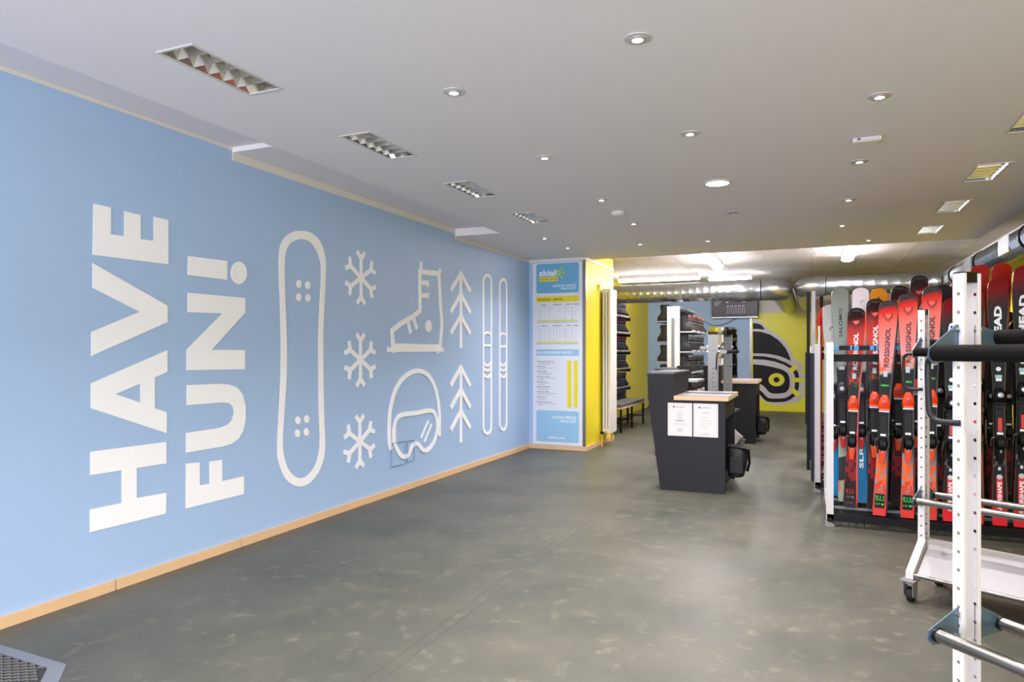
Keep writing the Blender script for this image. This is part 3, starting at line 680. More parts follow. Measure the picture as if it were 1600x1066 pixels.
# black bags hanging on the desks
def bag(loc_, label, sc):
    t = thing('hanging_bag', label, 'bag', loc_); b = MB(); rings = []
    for z, x0, x1, y0, y1 in ((0, .03, .12, -.07, .07), (.012, .01, .15, -.10, .10), (.10, 0, .175, -.12, .12), (.2, 0, .185, -.12, .12), (.26, 0, .17, -.11, .11), (.285, .0, .13, -.09, .09), (.29, .03, .1, -.05, .05)):
        cx, cy, hx, hy = (x0+x1)/2, (y0+y1)/2, (x1-x0)/2, (y1-y0)/2
        rings.append([((cx+hx*math.copysign(abs(math.cos(a))**.6, math.cos(a)))*sc, (cy+hy*math.copysign(abs(math.sin(a))**.6, math.sin(a)))*sc, z*sc) for a in [k*PI/8 for k in range(16)]])
    b.loft(rings).build('body', mat('black_nylon', (20, 20, 22), .6, bump=.4, bscale=25), t, True)
    MB().tube([(x*sc, y*sc, z*sc) for x, y, z in ((.17, -.09, .27), (.19, -.05, .26), (.19, .05, .26), (.18, .09, .25), (.19, .1, .12), (.17, .09, .04))], .012*sc, 8).build('handle', BLKP, t, True)
    MB().hull([(.0, -.1*sc, .29*sc), (.17*sc, -.1*sc, .275*sc), (.17*sc, -.1*sc, .285*sc), (0, -.1*sc, .30*sc)], [(.0, .1*sc, .29*sc), (.17*sc, .1*sc, .275*sc), (.17*sc, .1*sc, .285*sc), (0, .1*sc, .30*sc)]).build('lid', BLKP, t, bevel=.004)
    box('pocket', MATS['black_nylon'], .03*sc, .15*sc, -.135*sc, -.115*sc, .05*sc, .2*sc, t, .006)
    return t
bag((-.735, 6.9, .11), 'black bag hanging on the side of the near desk', 1.0); bag((-.735, 10.62, .10), 'black bag hanging on the side of the far desk', .9)

# ------------------------------------------------------------------ boots and boot shelves
def rr8(cx, cy, hx, hy, z): return [(cx+hx*a, cy+hy*b, z) for a, b in ((-1, -.6), (-.6, -1), (.6, -1), (1, -.6), (1, .6), (.6, 1), (-.6, 1), (-1, .6))]
def boot(name, shell, sole, trim):
    t = thing(name, None, 'boot')
    MB().loft([rr8(0, 0, .042, .115, 0), rr8(0, 0, .046, .12, .02)]).build('sole', sole, t)
    MB().loft([rr8(0, 0, .048, .112, .02), rr8(0, 0, .056, .112, .06), rr8(0, .015, .056, .096, .10), rr8(0, .025, .054, .083, .14), rr8(0, .022, .056, .08, .19), rr8(0, .01, .06, .084, .25)]).build('shell', shell, t, True)
    MB().loft([rr8(0, .01, .05, .07, .25), rr8(0, .01, .05, .07, .268)]).build('liner', BLKP, t, True)
    box('pull_loop', trim, -.012, .012, -.078, -.07, .23, .272, t)
    for z, y, hx in ((.15, -.062, .012), (.205, -.064, .014)):
        box('buckle', SILV, -hx, hx, y-.006, y+.004, z-.005, z+.005, t)
    return t
bt = {'black_red': boot('ski_boot', BLKP, POST, RED), 'black': boot('ski_boot', BLKP, POST, SILV), 'dark': boot('ski_boot', mat('dark_grey_plastic', (20, 20, 22), .5), BLKP, SILV), 'orange': boot('ski_boot', mat('brown_grey_plastic', (60, 48, 44), .4), WTXT, ORANGE)}
used = set()
def put_boot(k, x, y, z, rz, label, grp, sc=1):
    o = bt[k] if k not in used else copy_tree(bt[k]); used.add(k)
    o.location = (x, y, z); o.rotation_euler = (0, 0, rz); o.scale = (sc,)*3; tag(o, label, 'boot', grp)
t = thing('boot_shelf', 'black wall shelf of ski boots behind the radiator', 'shelf', (-3.3, 12, 0)); rows = [.32, .64, .98, 1.30, 1.63, 1.93]
for z in rows: box('shelf_board', mat('dark_shelf', (54, 52, 52), .5), -.185, .17, -.95, .93, z-.02, z, t)
for y in (-.95, .9): box('upright', BLKM, -.185, -.15, y, y+.03, 0, 2.28, t)
for y in (-.95, .9): 
    for z in rows: box('bracket', BLKM, -.15, .16, y+.005, y+.025, z-.06, z-.02, t)
nm = ['lowest', 'second', 'third', 'fourth', 'fifth', 'top']
for i, z in enumerate(rows):
    for k in range(13):
        put_boot('black_red' if i in (3, 4) else 'black', -3.26, 11.13+k*.138, z+.001, PI/2, 'black ski boot on the %s board of the wall boot shelf' % nm[i], 'boots on the %s board of the wall shelf' % nm[i])
t = thing('boot_rack', 'freestanding double boot rack with a white end panel', 'rack', (-2.03, 11.25, 0))
box('end_panel', WHITE, -.10, .10, -.03, 0, 0, 2.02, t, .003); box('slot', GREYM, -.03, .02, -.034, -.03, 1.02, 1.83, t)
g = MB()
for k in range(3): g.box(.032+k*.007, .036+k*.007, -.0312, -.03, 1.72-k*.01, 1.80)
g.build('printed_mark', GREYM, t)
box('spine', BLKM, -.02, .02, 0, 1.85, .05, 1.98, t); box('top_board', GREYM, .04, .10, 0, 1.85, 1.98, 2.02, t); box('foot', BLKM, -.1, .1, 0, 1.85, 0, .05, t)
RZR = [.30, .64, .97, 1.30, 1.62]; RZL = [.5, .82, 1.14, 1.46, 1.79]
for z in RZR: box('shelf_board', MATS['shelf_pale_grey'], .02, .31, 0, 1.80, z-.022, z, t)
for z in RZL: box('shelf_board', GREYM, -.30, -.02, 0, 1.80, z-.022, z, t)
for i, z in enumerate(RZR):
    for k in range(14):
        put_boot({0: 'dark', 1: 'black', 2: 'dark', 3: 'black', 4: 'orange'}[i] if k % 4 else 'dark', -1.87, 11.33+k*.13, z+.001, PI/2+random.uniform(-.06, .06), 'ski boot on the %s board of the freestanding rack, desk side' % ['lowest', 'second', 'middle', 'fourth', 'top'][i], 'boots on the %s rack board' % ['lowest', 'second', 'middle', 'fourth', 'top'][i], .98)
for i, z in enumerate(RZL):
    for k in range(6):
        put_boot('dark', -2.19, 11.33+k*.13, z+.001, -PI/2, 'dark boot on the %s board of the rack, blue wall side' % ['lowest', 'second', 'middle', 'fourth', 'top'][i], 'boots on the far side, %s rack board' % ['lowest', 'second', 'middle', 'fourth', 'top'][i], .98)
# bench
t = thing('bench', 'low black bench with a grey padded seat in front of the boot shelf', 'bench', (-2.92, 11.6, 0))
for a, b_ in ((-.8, .05), (.06, .86)): box('seat_pad', mat('grey_vinyl', (96, 94, 94), .4), -.17, .15, a, b_, .40, .455, t, .012)
box('seat_board', WOOD, -.17, .155, -.8, .86, .375, .40, t)
for y in (-.78, -.05, .80):
    for x in (-.16, .12): box('leg', BLKM, x, x+.03, y, y+.03, 0, .375, t)
    box('crossbar', BLKM, -.13, .12, y+.005, y+.025, .14, .16, t)
box('stretcher', BLKM, -.015, .01, -.78, .83, .14, .16, t)

# ------------------------------------------------------------------ ski trolleys
def perf(b, O, ex, ez, w_, h_, pitch, r, nrm, th=.0025):
    """sheet strip w x h with a column of round holes"""
    O, ex, ez, nrm = Vector(O), Vector(ex), Vector(ez), Vector(nrm)*th; n = int(h_/pitch)
    for s_ in (0, 1):
        o2 = O+nrm*s_
        for k in range(n):
            z0 = k*pitch; z1 = h_ if k == n-1 else z0+pitch; cz = z0+pitch/2
            outer = [(0, z0), (w_/2, z0), (w_, z0), (w_, cz), (w_, z1), (w_/2, z1), (0, z1), (0, cz)]
            inner = [(w_/2+r*math.cos(a), cz+r*math.sin(a)) for a in [PI*(1.25+.25*j) for j in range(8)]]
            b.add([o2+ex*x+ez*z for x, z in outer+inner], [(j, (j+1) % 8, 8+(j+1) % 8, 8+j) for j in range(8)])
            if s_:
                b.add([O+ex*x+ez*z for x, z in inner]+[o2+ex*x+ez*z for x, z in inner], [(j, (j+1) % 8, 8+(j+1) % 8, 8+j) for j in range(8)])
    for x in (0, w_):
        b.add([O+ex*x, O+ex*x+nrm, O+ex*x+nrm+ez*h_, O+ex*x+ez*h_], [(0, 1, 2, 3)])
def trolley(label, hw=.031, fl=.034, pm=POST, narrow=False):
    t = thing('ski_trolley', label, 'trolley'); L_ = 1.5
    for s_, x in ((1, 0), (-1, L_)):
        b = MB(); zb = .24; hh = 1.52-zb; x0 = x-s_*.02
        perf(b, (x0, -hw, zb), (0, 1, 0), (0, 0, 1), 2*hw, hh, .052, .0065, (s_, 0, 0))
        for y, ny in ((-hw, -1), (hw, 1)):
            perf(b, (x0, y, zb), (s_, 0, 0), (0, 0, 1), fl, hh, .052, .0055, (0, ny, 0))
            b.box(min(x0+s_*(fl-.003), x0+s_*fl), max(x0+s_*(fl-.003), x0+s_*fl), min(y, y-ny*.008), max(y, y-ny*.008), zb, zb+hh)
        b.build('post', pm, t)
        box('post_cap', BLKP, min(x0-s_*.002, x0+s_*(fl-.004)), max(x0-s_*.002, x0+s_*(fl-.004)), -hw+.001, hw-.001, 1.495, 1.524, t)
        for ys in (-1, 1):
            MB().hull([(x-.018, ys*.03, .30), (x+.018, ys*.03, .30), (x+.018, ys*.03, .24), (x-.018, ys*.03, .24)], [(x-.018, ys*.195, .155), (x+.018, ys*.195, .155), (x+.018, ys*.195, .12), (x-.018, ys*.195, .12)]).build('leg', POST, t)
            c = MB().box(x-.035, x+.035, ys*.19-.04, ys*.19+.04, .112, .118).build('castor', SHEET, t)
            f_ = MB(); yc = ys*.19
            f_.box(x-.024, x-.021, yc-.025, yc+.035, .035, .112).box(x+.021, x+.024, yc-.025, yc+.035, .035, .112).cyl((x, yc, .098), (x, yc, .112), .028, 14)
            f_.build('fork', SHEET, c)
            MB().tube([(x-.018, yc+.02, .038), (x-.012, yc+.02, .038), (x+.012, yc+.02, .038), (x+.018, yc+.02, .038)], [.03, .038, .038, .03], 18).build('wheel', BLACK, c, True)
            MB().cyl((x-.0205, yc+.02, .038), (x+.0205, yc+.02, .038), .02, 12).build('hub', SHEET, c, True)
    for ys, zt in ((-1, 1.295), (1, 1.34)):
        yb = ys*.125
        MB().cyl((.0, yb, zt), (L_, yb, zt), .0225, 20).build('padded_bar', FOAM, t, True)
        MB().cyl((.0, yb, .515), (L_, yb, .515), .018, 20).build('steel_bar', STEEL, t, True)
        for zc, zb_, m_ in ((zt, zt+(.035 if ys < 0 else -.01), BRKT), (.515, .53, BRKT)):
            for x in (-.004, L_+.002):
                pts = [(x, ys*hw, zb_+.045), (x, ys*(hw+.013), zb_+.045), (x, yb+ys*.022, zc+.012), (x, yb+ys*.026, zc-.012), (x, yb+ys*.008, zc-.03), (x, ys*hw, zb_-.05)]
                if narrow: pts = [(x, -ys*.01, zc+.02), (x, yb+ys*.015, zc+.02), (x, yb+ys*.026, zc+.01), (x, yb+ys*.026, zc-.01), (x, yb+ys*.015, zc-.02), (x, -ys*.01, zc-.02)]
                MB().plate([pts], (.003, 0, 0)).build('bracket', pm if narrow else m_, t)
                for zz_ in (zb_+.03, zb_-.03):
                    MB().cyl((x-.008, ys*(hw+.008), zz_), (x+.012, ys*(hw+.008), zz_), .008, 6).build('bolt', CHROME, t)
        for x in (.004, L_-.012): MB().cyl((x, yb, .515), (x+.008, yb, .515), .0205, 16).build('end_ring', BLKP, t, True)
    for ys in (-1, 1):
        MB().hull([(.03, ys*.01, .285), (.03, ys*.175, .148), (.03, ys*.175, .145), (.03, ys*.01, .282)], [(L_-.03, ys*.01, .285), (L_-.03, ys*.175, .148), (L_-.03, ys*.175, .145), (L_-.03, ys*.01, .282)]).build('sloping_sheet', SHEET, t)
        MB().cyl((.0, ys*.185, .142), (L_, ys*.185, .142), .010, 12).build('lower_rail', STEEL, t, True)
    box('ridge_beam', mat('taupe_metal', (150, 140, 134), .5), .02, L_-.02, -.02, .02, .265, .30, t)
    for s_, x in ((-1, 0), (1, L_)):
        pts = [(x, -.06, 1.285), (x+s_*.05, -.06, 1.285), (x+s_*.075, -.055, 1.275), (x+s_*.085, -.05, 1.25), (x+s_*.085, -.045, 1.14), (x+s_*.078, -.042, 1.11), (x+s_*.055, -.04, 1.097), (x-s_*.005, -.035, 1.097)]
        MB().tube(smooth3(pts), .0085, 10).build('handle', BLACK, t, True)
    return t
def smooth3(P_, n=4):
    P_ = [Vector(p) for p in P_]; out = []; m = len(P_)
    for i in range(m-1):
        a, b, c, d = P_[max(i-1, 0)], P_[i], P_[i+1], P_[min(i+2, m-1)]
        for k in range(n):
            t_ = k/n; out.append(.5*(2*b+(c-a)*t_+(2*a-5*b+4*c-d)*t_*t_+(3*b-a-3*c+d)*t_**3))
    out.append(P_[-1]); return out
tr = trolley('nearest white-posted ski trolley with black padded bars, cut by the frame')
tr.location = (.407, 2.32, 0); tr.rotation_euler = (0, 0, math.atan2(-.732, .682))
t2 = copy_tree(tr); t2.location = (.555, 4.29, 0); t2.rotation_euler = (0, 0, math.atan2(-.461, .887)); t2['label'] = 'second ski trolley with a sloping galvanised base in front of the skis'
t3 = trolley('x', .055, .03, mat('grey_powder_coat', (150, 148, 146), .4), True); t3.location = (-1.04, 8.27, 0); t3.rotation_euler = (0, 0, PI/2); t3['label'] = 'far ski trolley standing end-on between the two desks'
for o in (tr, t2, t3): o['group'] = 'empty ski trolleys'

# ------------------------------------------------------------------ ski racks
def rack(y0, depth, x0, x1, label):
    t = thing('ski_rack', label, 'rack', (x0, y0, 0)); L_ = x1-x0
    box('front_beam', BLKM, 0, L_, 0, .03, .04, .09, t); box('rear_beam', BLKM, 0, L_, depth-.03, depth, .04, .09, t)
    for k in range(1, 3): box('tray_rail', GREYM, .03, L_, depth*k/3-.012, depth*k/3+.012, .072, .088, t)
    b = MB(); nx = int(L_/.05); ny = int(depth/.05)
    for i in range(nx+1): b.box(i*L_/nx-.004, i*L_/nx+.004, .03, depth-.03, .068, .074)
    for j in range(ny+1): b.box(0, L_, .03+j*(depth-.06)/ny-.004, .03+j*(depth-.06)/ny+.004, .066, .072)
    o = b.build('mesh_tray', BLKM, t); o['kind'] = 'stuff'
    for y in (0, depth-.05):
        b = MB(); b.box(-.005, .045, y, y+.05, .045, 1.367); b.build('post', POST, t)
        if y == 0:
            for k in range(26): MB().cyl((-.0065, .025, .09+k*.049), (-.004, .025, .09+k*.049), .006, 8).build('post_hole', BLKM, t)
        MB().hull([(-.012, y-.01, 0), (.045, y-.01, 0), (.055, y-.01, .012), (.02, y-.01, .04), (-.012, y-.01, .035)], [(-.012, y+.05, 0), (.045, y+.05, 0), (.055, y+.05, .012), (.02, y+.05, .04), (-.012, y+.05, .035)]).build('foot', SHEET, t)
        MB().cyl((.02, y-.016, .05), (.02, y-.01, .05), .018, 10).build('foot_bolt', BLKP, t)
    box('side_rail', POST, -.005, .04, .05, depth-.05, .10, .135, t); box('side_rail', POST, -.005, .04, .05, depth-.05, 1.24, 1.28, t)
    for yy, zz_ in ((.235, 1.325), (depth-.21, 1.325)):
        box('holding_bar', BLKM, .03, L_, yy-.012, yy+.012, zz_-.018, zz_+.018, t)
    box('cross_beam', BLKM, .03, L_, .27, .30, 1.22, 1.275, t)
    box('end_post', POST, L_-.05, L_, .0, .05, .045, 1.367, t)
    return t
rk = rack(5.67, .95, .105, 2.03, 'nearest ski rack, white posts and a black tray full of red skis')
for u0, u1 in ((1299, 1311), (1328, 1332), (1334, 1342), (1359, 1366), (1368, 1375), (1400, 1410), (1412, 1419), (1421, 1429), (1432, 1446), (1470, 1478), (1500, 1508), (1536, 1544), (1570, 1580), (1604, 1614)):
    a = onY(u0, 544, 5.89); b_ = onY(u1, 544, 5.89); box('blue_clip', CBLUE, a.x-.105, b_.x-.105, .205, .223, 1.307, 1.343, rk, .003)
r2 = rack(7.0, .62, .03, 2.03, 'second ski rack, behind the nearest, with an anthracite end panel')
box('end_panel', NAVY, -.035, -.008, -.02, .64, .10, 1.28, r2); 
for zc in (.2, .35, .5): box('panel_slot', BLKM, -.04, -.034, .0, .03, zc, zc+.02, r2)
box('tall_post', POST, -.03, .005, .3, .335, 1.28, 1.88, r2); box('tall_post', BLKM, -.075, -.045, .62, .65, .1, 1.9, r2)
for i, (y, x) in enumerate(((8.35, .015), (9.7, .0), (11.05, -.03), (12.4, -.06))):
    o = rack(y, .62, x, 2.03, '%s ski rack in the row, only its dark end panel showing' % ['third', 'fourth', 'fifth', 'farthest'][i]); box('end_panel', NAVY, -.035, -.008, -.02, .64, .10, 1.28, o); o['group'] = 'ski racks in rows'
rk['group'] = r2['group'] = 'ski racks in rows'

# ------------------------------------------------------------------ skis
def ramp_mat(name, L_, stops, blocks=None, rough=.38, side_tint=None):
    """top sheet: printed colours along the ski (object z), optional blocky print near the tail"""
    m = bpy.data.materials.new(name); m.use_nodes = True; nt = m.node_tree; N = nt.nodes; K = nt.links
    b = N['Principled BSDF']; b.inputs['Roughness'].default_value = rough; b.inputs['Specular IOR Level'].default_value = .2
    tc = N.new('ShaderNodeTexCoord'); sp = N.new('ShaderNodeSeparateXYZ'); K.new(tc.outputs['Object'], sp.inputs[0])
    # slanted boundaries in the print
    ad = N.new('ShaderNodeMath'); ad.operation = 'MULTIPLY_ADD'; K.new(sp.outputs[0], ad.inputs[0]); ad.inputs[1].default_value = -.25; K.new(sp.outputs[2], ad.inputs[2])
    dv = N.new('ShaderNodeMath'); dv.operation = 'DIVIDE'; K.new(ad.outputs[0], dv.inputs[0]); dv.inputs[1].default_value = L_
    r = N.new('ShaderNodeValToRGB'); K.new(dv.outputs[0], r.inputs[0]); cr = r.color_ramp
    while len(cr.elements) < len(stops): cr.elements.new(.5)
    for e, (p, c) in zip(cr.elements, stops): e.position = p; e.color = lin(c)
    out = r.outputs[0]
    for (z0, z1, col, size, thr) in (blocks or []):
        sn = N.new('ShaderNodeVectorMath'); sn.operation = 'SNAP'; sn.inputs[1].default_value = (size*.55, 1, size*1.1); K.new(tc.outputs['Object'], sn.inputs[0])
        no = N.new('ShaderNodeTexWhiteNoise'); K.new(sn.outputs[0], no.inputs['Vector'])
        g = N.new('ShaderNodeMath'); g.operation = 'GREATER_THAN'; K.new(no.outputs['Value'], g.inputs[0]); g.inputs[1].default_value = thr
        a1 = N.new('ShaderNodeMath'); a1.operation = 'GREATER_THAN'; K.new(dv.outputs[0], a1.inputs[0]); a1.inputs[1].default_value = z0
        a2 = N.new('ShaderNodeMath'); a2.operation = 'LESS_THAN'; K.new(dv.outputs[0], a2.inputs[0]); a2.inputs[1].default_value = z1
        m1 = N.new('ShaderNodeMath'); m1.operation = 'MULTIPLY'; K.new(a1.outputs[0], m1.inputs[0]); K.new(a2.outputs[0], m1.inputs[1])
        m2 = N.new('ShaderNodeMath'); m2.operation = 'MULTIPLY'; K.new(m1.outputs[0], m2.inputs[0]); K.new(g.outputs[0], m2.inputs[1])
        mx = N.new('ShaderNodeMix'); mx.data_type = 'RGBA'; K.new(m2.outputs[0], mx.inputs[0]); K.new(out, mx.inputs[6]); mx.inputs[7].default_value = lin(col); out = mx.outputs[2]
    K.new(out, b.inputs['Base Color']); return m
K_ = (9, 8, 9)
LT = ramp_mat('light_race_topsheet', 1, [(0, (205, 50, 36)), (.07, (205, 50, 36)), (.16, (150, 130, 132)), (.285, (138, 130, 136)), (.295, K_), (.655, K_), (.665, (176, 150, 154)), (.74, (226, 140, 138)), (.88, (236, 104, 90)), (.955, (214, 34, 26)), (.98, (60, 52, 54))],
     [(.14, .285, (232, 96, 40), .035, .52), (.08, .16, (214, 60, 34), .03, .45), (.665, .73, (238, 96, 62), .03, .6)])
DK = ramp_mat('dark_race_topsheet', 1, [(0, (20, 8, 10)), (.14, (40, 10, 12)), (.285, (60, 12, 14)), (.295, K_), (.60, K_), (.70, (96, 24, 20)), (.80, (206, 50, 20)), (.88, (176, 34, 14)), (.95, (52, 10, 10)), (.985, (30, 24, 24))],
     [(.13, .30, (140, 16, 22), .035, .5), (.62, .73, (170, 42, 20), .04, .6), (.6, .66, (40, 60, 26), .03, .7)])
HD = ramp_mat('black_red_topsheet', 1, [(0, (214, 24, 40)), (.075, (214, 24, 40)), (.08, (40, 20, 28)), (.2, (32, 22, 30)), (.27, K_), (.6, (26, 26, 30)), (.86, (34, 34, 40)), (.91, (60, 14, 20)), (.96, (124, 8, 16))], [(.24, .28, (92, 92, 98), .02, .5)])
SA = ramp_mat('grey_green_topsheet', 1, [(0, (152, 164, 142)), (.10, (152, 164, 142)), (.101, (44, 42, 46)), (.21, (44, 42, 46)), (.211, (152, 164, 142)), (.3, (146, 154, 140)), (.31, K_), (.62, K_), (.64, (142, 150, 142)), (1, (120, 132, 118))], [(.05, .11, (232, 92, 60), .05, .6)])
WB = ramp_mat('white_blue_topsheet', 1, [(0, (24, 110, 158)), (.26, (30, 124, 172)), (.33, K_), (.6, K_), (.62, (214, 214, 216)), (1, (222, 220, 220))])
GB = ramp_mat('grey_cyan_topsheet', 1, [(0, (26, 130, 184)), (.36, (30, 142, 196)), (.4, K_), (.58, K_), (.6, (168, 168, 164)), (1, (188, 184, 178))], [(.02, .36, (30, 110, 190), .09, .6)])
YE = ramp_mat('amber_topsheet', 1, [(0, (30, 26, 20)), (.3, K_), (.6, K_), (.62, (190, 120, 20)), (.8, (222, 148, 26)), (1, (206, 130, 20))])
BK = ramp_mat('black_topsheet', 1, [(0, (36, 14, 16)), (.25, K_), (.6, K_), (.9, (34, 26, 28)), (1, (52, 46, 46))], [(.08, .3, (110, 14, 20), .04, .6)])
RO = ramp_mat('red_topsheet', 1, [(0, (170, 26, 20)), (.25, (110, 14, 14)), (.4, K_), (.6, (80, 16, 14)), (.85, (150, 26, 14)), (1, (176, 34, 20))])
BASES = {'k': mat('black_base', (26, 24, 26), .35), 'o': mat('orange_base', (234, 84, 50), .35), 'y': mat('dark_amber_base', (120, 70, 24), .3)}
EDGE = mat('ski_edge', (176, 160, 120), .35, .7, var=.1)
def ski_mesh(L_, wt, top, base, flip):
    """tail at z=0, tip at z=L; top sheet faces -y (or +y when flipped). Object scaled so print maps over 0..1"""
    n = 30; b = MB(); rows = []
    for i in range(n+1):
        s_ = i/n
        s_ = s_ if i < n-8 else 1-.115*((n-i)/8)**1.6
        z = s_*L_
        if s_ < .5: hw = (.047-.0155*math.sin(PI/2*min(1, s_/.45)))
        else: hw = .0315+(wt/2-.0315)*((s_-.5)/.4)**1.35 if s_ < .9 else wt/2
        e = (1-s_)*L_
        if e < .058: hw *= math.sqrt(max(0, 1-((.058-e)/.0585)**3))
        if s_ < .012: hw *= .90
        bend = -.045*max(0, (s_-.87)/.13)**2-.008*max(0, (.06-s_)/.06)**2-.010*(abs(s_-.45)/.45)**2*0
        camb = -.006*math.sin(PI*min(1, s_/.9))
        sg = -1 if flip else 1; y = sg*(bend+camb)
        rows.append((z, max(hw, .004), y, sg))
    th = .011; vs = []
    for z, hw, y, sg in rows:
        vs += [(-hw, y, z), (hw, y, z), (hw*.97, y-sg*th, z), (-hw*.97, y-sg*th, z)]
    tops, sides, bases = [], [], []
    for i in range(n):
        a = i*4; c = a+4
        bases.append((a, a+1, c+1, c)); sides += [(a+1, a+2, c+2, c+1), (a+3, a, c, c+3)]; tops.append((a+2, a+3, c+3, c+2))
    sides += [(0, 3, 2, 1), (4*n, 4*n+1, 4*n+2, 4*n+3)]
    b.cm = 0; b.add(vs, tops); o = len(b.v)
    b.f += [tuple(f) for f in sides]; b.m += [1]*len(sides); b.f += [tuple(f) for f in bases]; b.m += [2]*len(bases)
    return b, [top, EDGE, base]
MCACHE = {}
def printm(mt, L_):                          # the print scaled to this ski's length
    k = (mt.name, round(L_, 2))
    if k not in MCACHE:
        m = mt.copy(); m.name = mt.name
        for nd in m.node_tree.nodes:
            if nd.type == 'MATH' and nd.operation == 'DIVIDE': nd.inputs[1].default_value = L_
        MCACHE[k] = m
    return MCACHE[k]
def emblem_tri(p, z, sc, y):
    f = MB(); tri = [(-.032, .03), (-.012, .038), (.012, .038), (.032, .03), (.026, .0), (0, -.034), (-.026, 0)]
    inn = [(x*.78, q*.78) for x, q in tri]
    f.plate([[(x*sc, y, z+q*sc) for x, q in tri], [(x*sc, y, z+q*sc) for x, q in inn]], (0, -.0008, 0)); f.build('shield_mark', PURP, p)
    g = MB(); fl = [(-.019, .018), (-.012, .012), (-.006, .022), (0, .012), (.008, .022), (.018, .018), (.016, .0), (.004, -.006), (0, -.018), (-.006, -.004), (-.016, -.002)]
    g.plate([[(x*sc, y, z+q*sc) for x, q in fl]], (0, -.0008, 0)); g.build('head_mark', mat('mark_orange', (240, 84, 50), .4, var=0), p)
def vtext(body, p, y, z0, ln, hw, m, xo=0, bold=.03):   # runs up the ski
    text('lettering', body, (xo+hw/2, y, z0), (0, 0, 1), (-1, 0, 0), ln, hw, m, p, bold)
def binding(p, L_, sg, style, yb):
    """yb: y of the top sheet; sg=+1 front ski (binding towards -y)"""
    def Y(d): return yb-sg*d
    def bx(name, m, x0, x1, d0, d1, z0, z1, bev=.003): return box(name, m, x0, x1, min(Y(d0), Y(d1)), max(Y(d0), Y(d1)), z0, z1, p, bev)
    zt, zh = .50*L_, .335*L_
    bx('binding_plate', BLKP, -.029, .029, 0, .014, .30*L_, .55*L_)
    red = {'race': ORANGE, 'black': BLKP, 'head': BLKP, 'grey': mat('charcoal_plastic', (60, 60, 64), .35)}[style]
    # toe piece
    def rg(z, hx, d): return [(-hx, Y(.014), z), (-hx, Y(.014+d*.7), z), (-hx*.6, Y(.014+d), z), (hx*.6, Y(.014+d), z), (hx, Y(.014+d*.7), z), (hx, Y(.014), z)]
    MB().loft([rg(zt-.01, .036, .018), rg(zt+.01, .038, .036), rg(zt+.04, .036, .044), rg(zt+.075, .026, .04), rg(zt+.095, .016, .024)]).build('toe_piece', red, p, True)
    MB().tube([(0, Y(.05), zt+.045), (0, Y(.062), zt+.045), (0, Y(.066), zt+.045)], [.02, .018, .008], 12).build('toe_cap', mat('silver_red_cap', (206, 70, 64), .3) if style == 'race' else SILV, p, True)
    bx('toe_wing', WTXT if style == 'race' else BLKP, -.034, .034, .014, .05, zt-.03, zt-.018)
    bx('toe_wing', ORANGE if style == 'race' else BLKP, -.033, .033, .014, .055, zt-.018, zt-.004)
    # brake, AFD
    bx('brake_pad', BLKP, -.026, .026, .014, .028, zh+.05, zt-.05); bx('size_label', WTXT, -.018, .018, .0281, .0285, zh+.055, zh+.07, 0)
    if style == 'head': bx('track_insert', RED, -.013, .013, .028, .034, zh+.075, zh+.17)
    for s_ in (-1, 1):
        MB().tube([(s_*.03, Y(.012), zh+.035), (s_*.044, Y(.004), zh+.03), (s_*.046, Y(-.012), zh+.0), (s_*.046, Y(-.02), zh-.03)], .0028, 6).build('brake_arm', CHROME, p, True)
    # heel piece with lever
    MB().loft([rg(zh+.04, .022, .02), rg(zh+.02, .03, .05), rg(zh-.01, .032, .056), rg(zh-.04, .026, .045), rg(zh-.06, .018, .03)]).build('heel_piece', BLKP, p, True)
    lv = {'race': ORANGE, 'black': BLKP, 'head': BLKP, 'grey': RED}[style]
    MB().hull([(-.026, Y(.03), zh-.045), (-.026, Y(.05), zh-.045), (.026, Y(.05), zh-.045), (.026, Y(.03), zh-.045)], [(-.015, Y(.018), zh-.14), (-.015, Y(.034), zh-.145), (.015, Y(.034), zh-.145), (.015, Y(.018), zh-.14)]).build('heel_lever', lv, p, bevel=.004)
    MB().hull([(-.006, Y(.0505), zh-.05), (-.006, Y(.052), zh-.05), (.006, Y(.052), zh-.05), (.006, Y(.0505), zh-.05)], [(-.004, Y(.032), zh-.11), (-.004, Y(.034), zh-.11), (.004, Y(.034), zh-.11), (.004, Y(.032), zh-.11)]).build('lever_inlay', SILV if style != 'black' else GREYM, p)
    MB().cyl((0, Y(.055), zh+.0), (0, Y(.062), zh+.0), .012, 10).build('heel_screw', GREYM, p, True)
STY = {'light': (LT, 'k', 'race'), 'dark': (DK, 'o', 'race'), 'head': (HD, 'y', 'head'), 'sage': (SA, 'k', 'grey'), 'whiteblue': (WB, 'k', 'grey'), 'greyblue': (GB, 'k', 'grey'),
       'amber': (YE, 'y', 'black'), 'black': (BK, 'k', 'black'), 'red': (RO, 'o', 'black'), 'darkk': (DK, 'k', 'race')}
ROWY = {1: (5.775, 5.845), 2: (5.99, 6.03), 3: (6.20, 6.26), 4: (6.42, 6.34)}
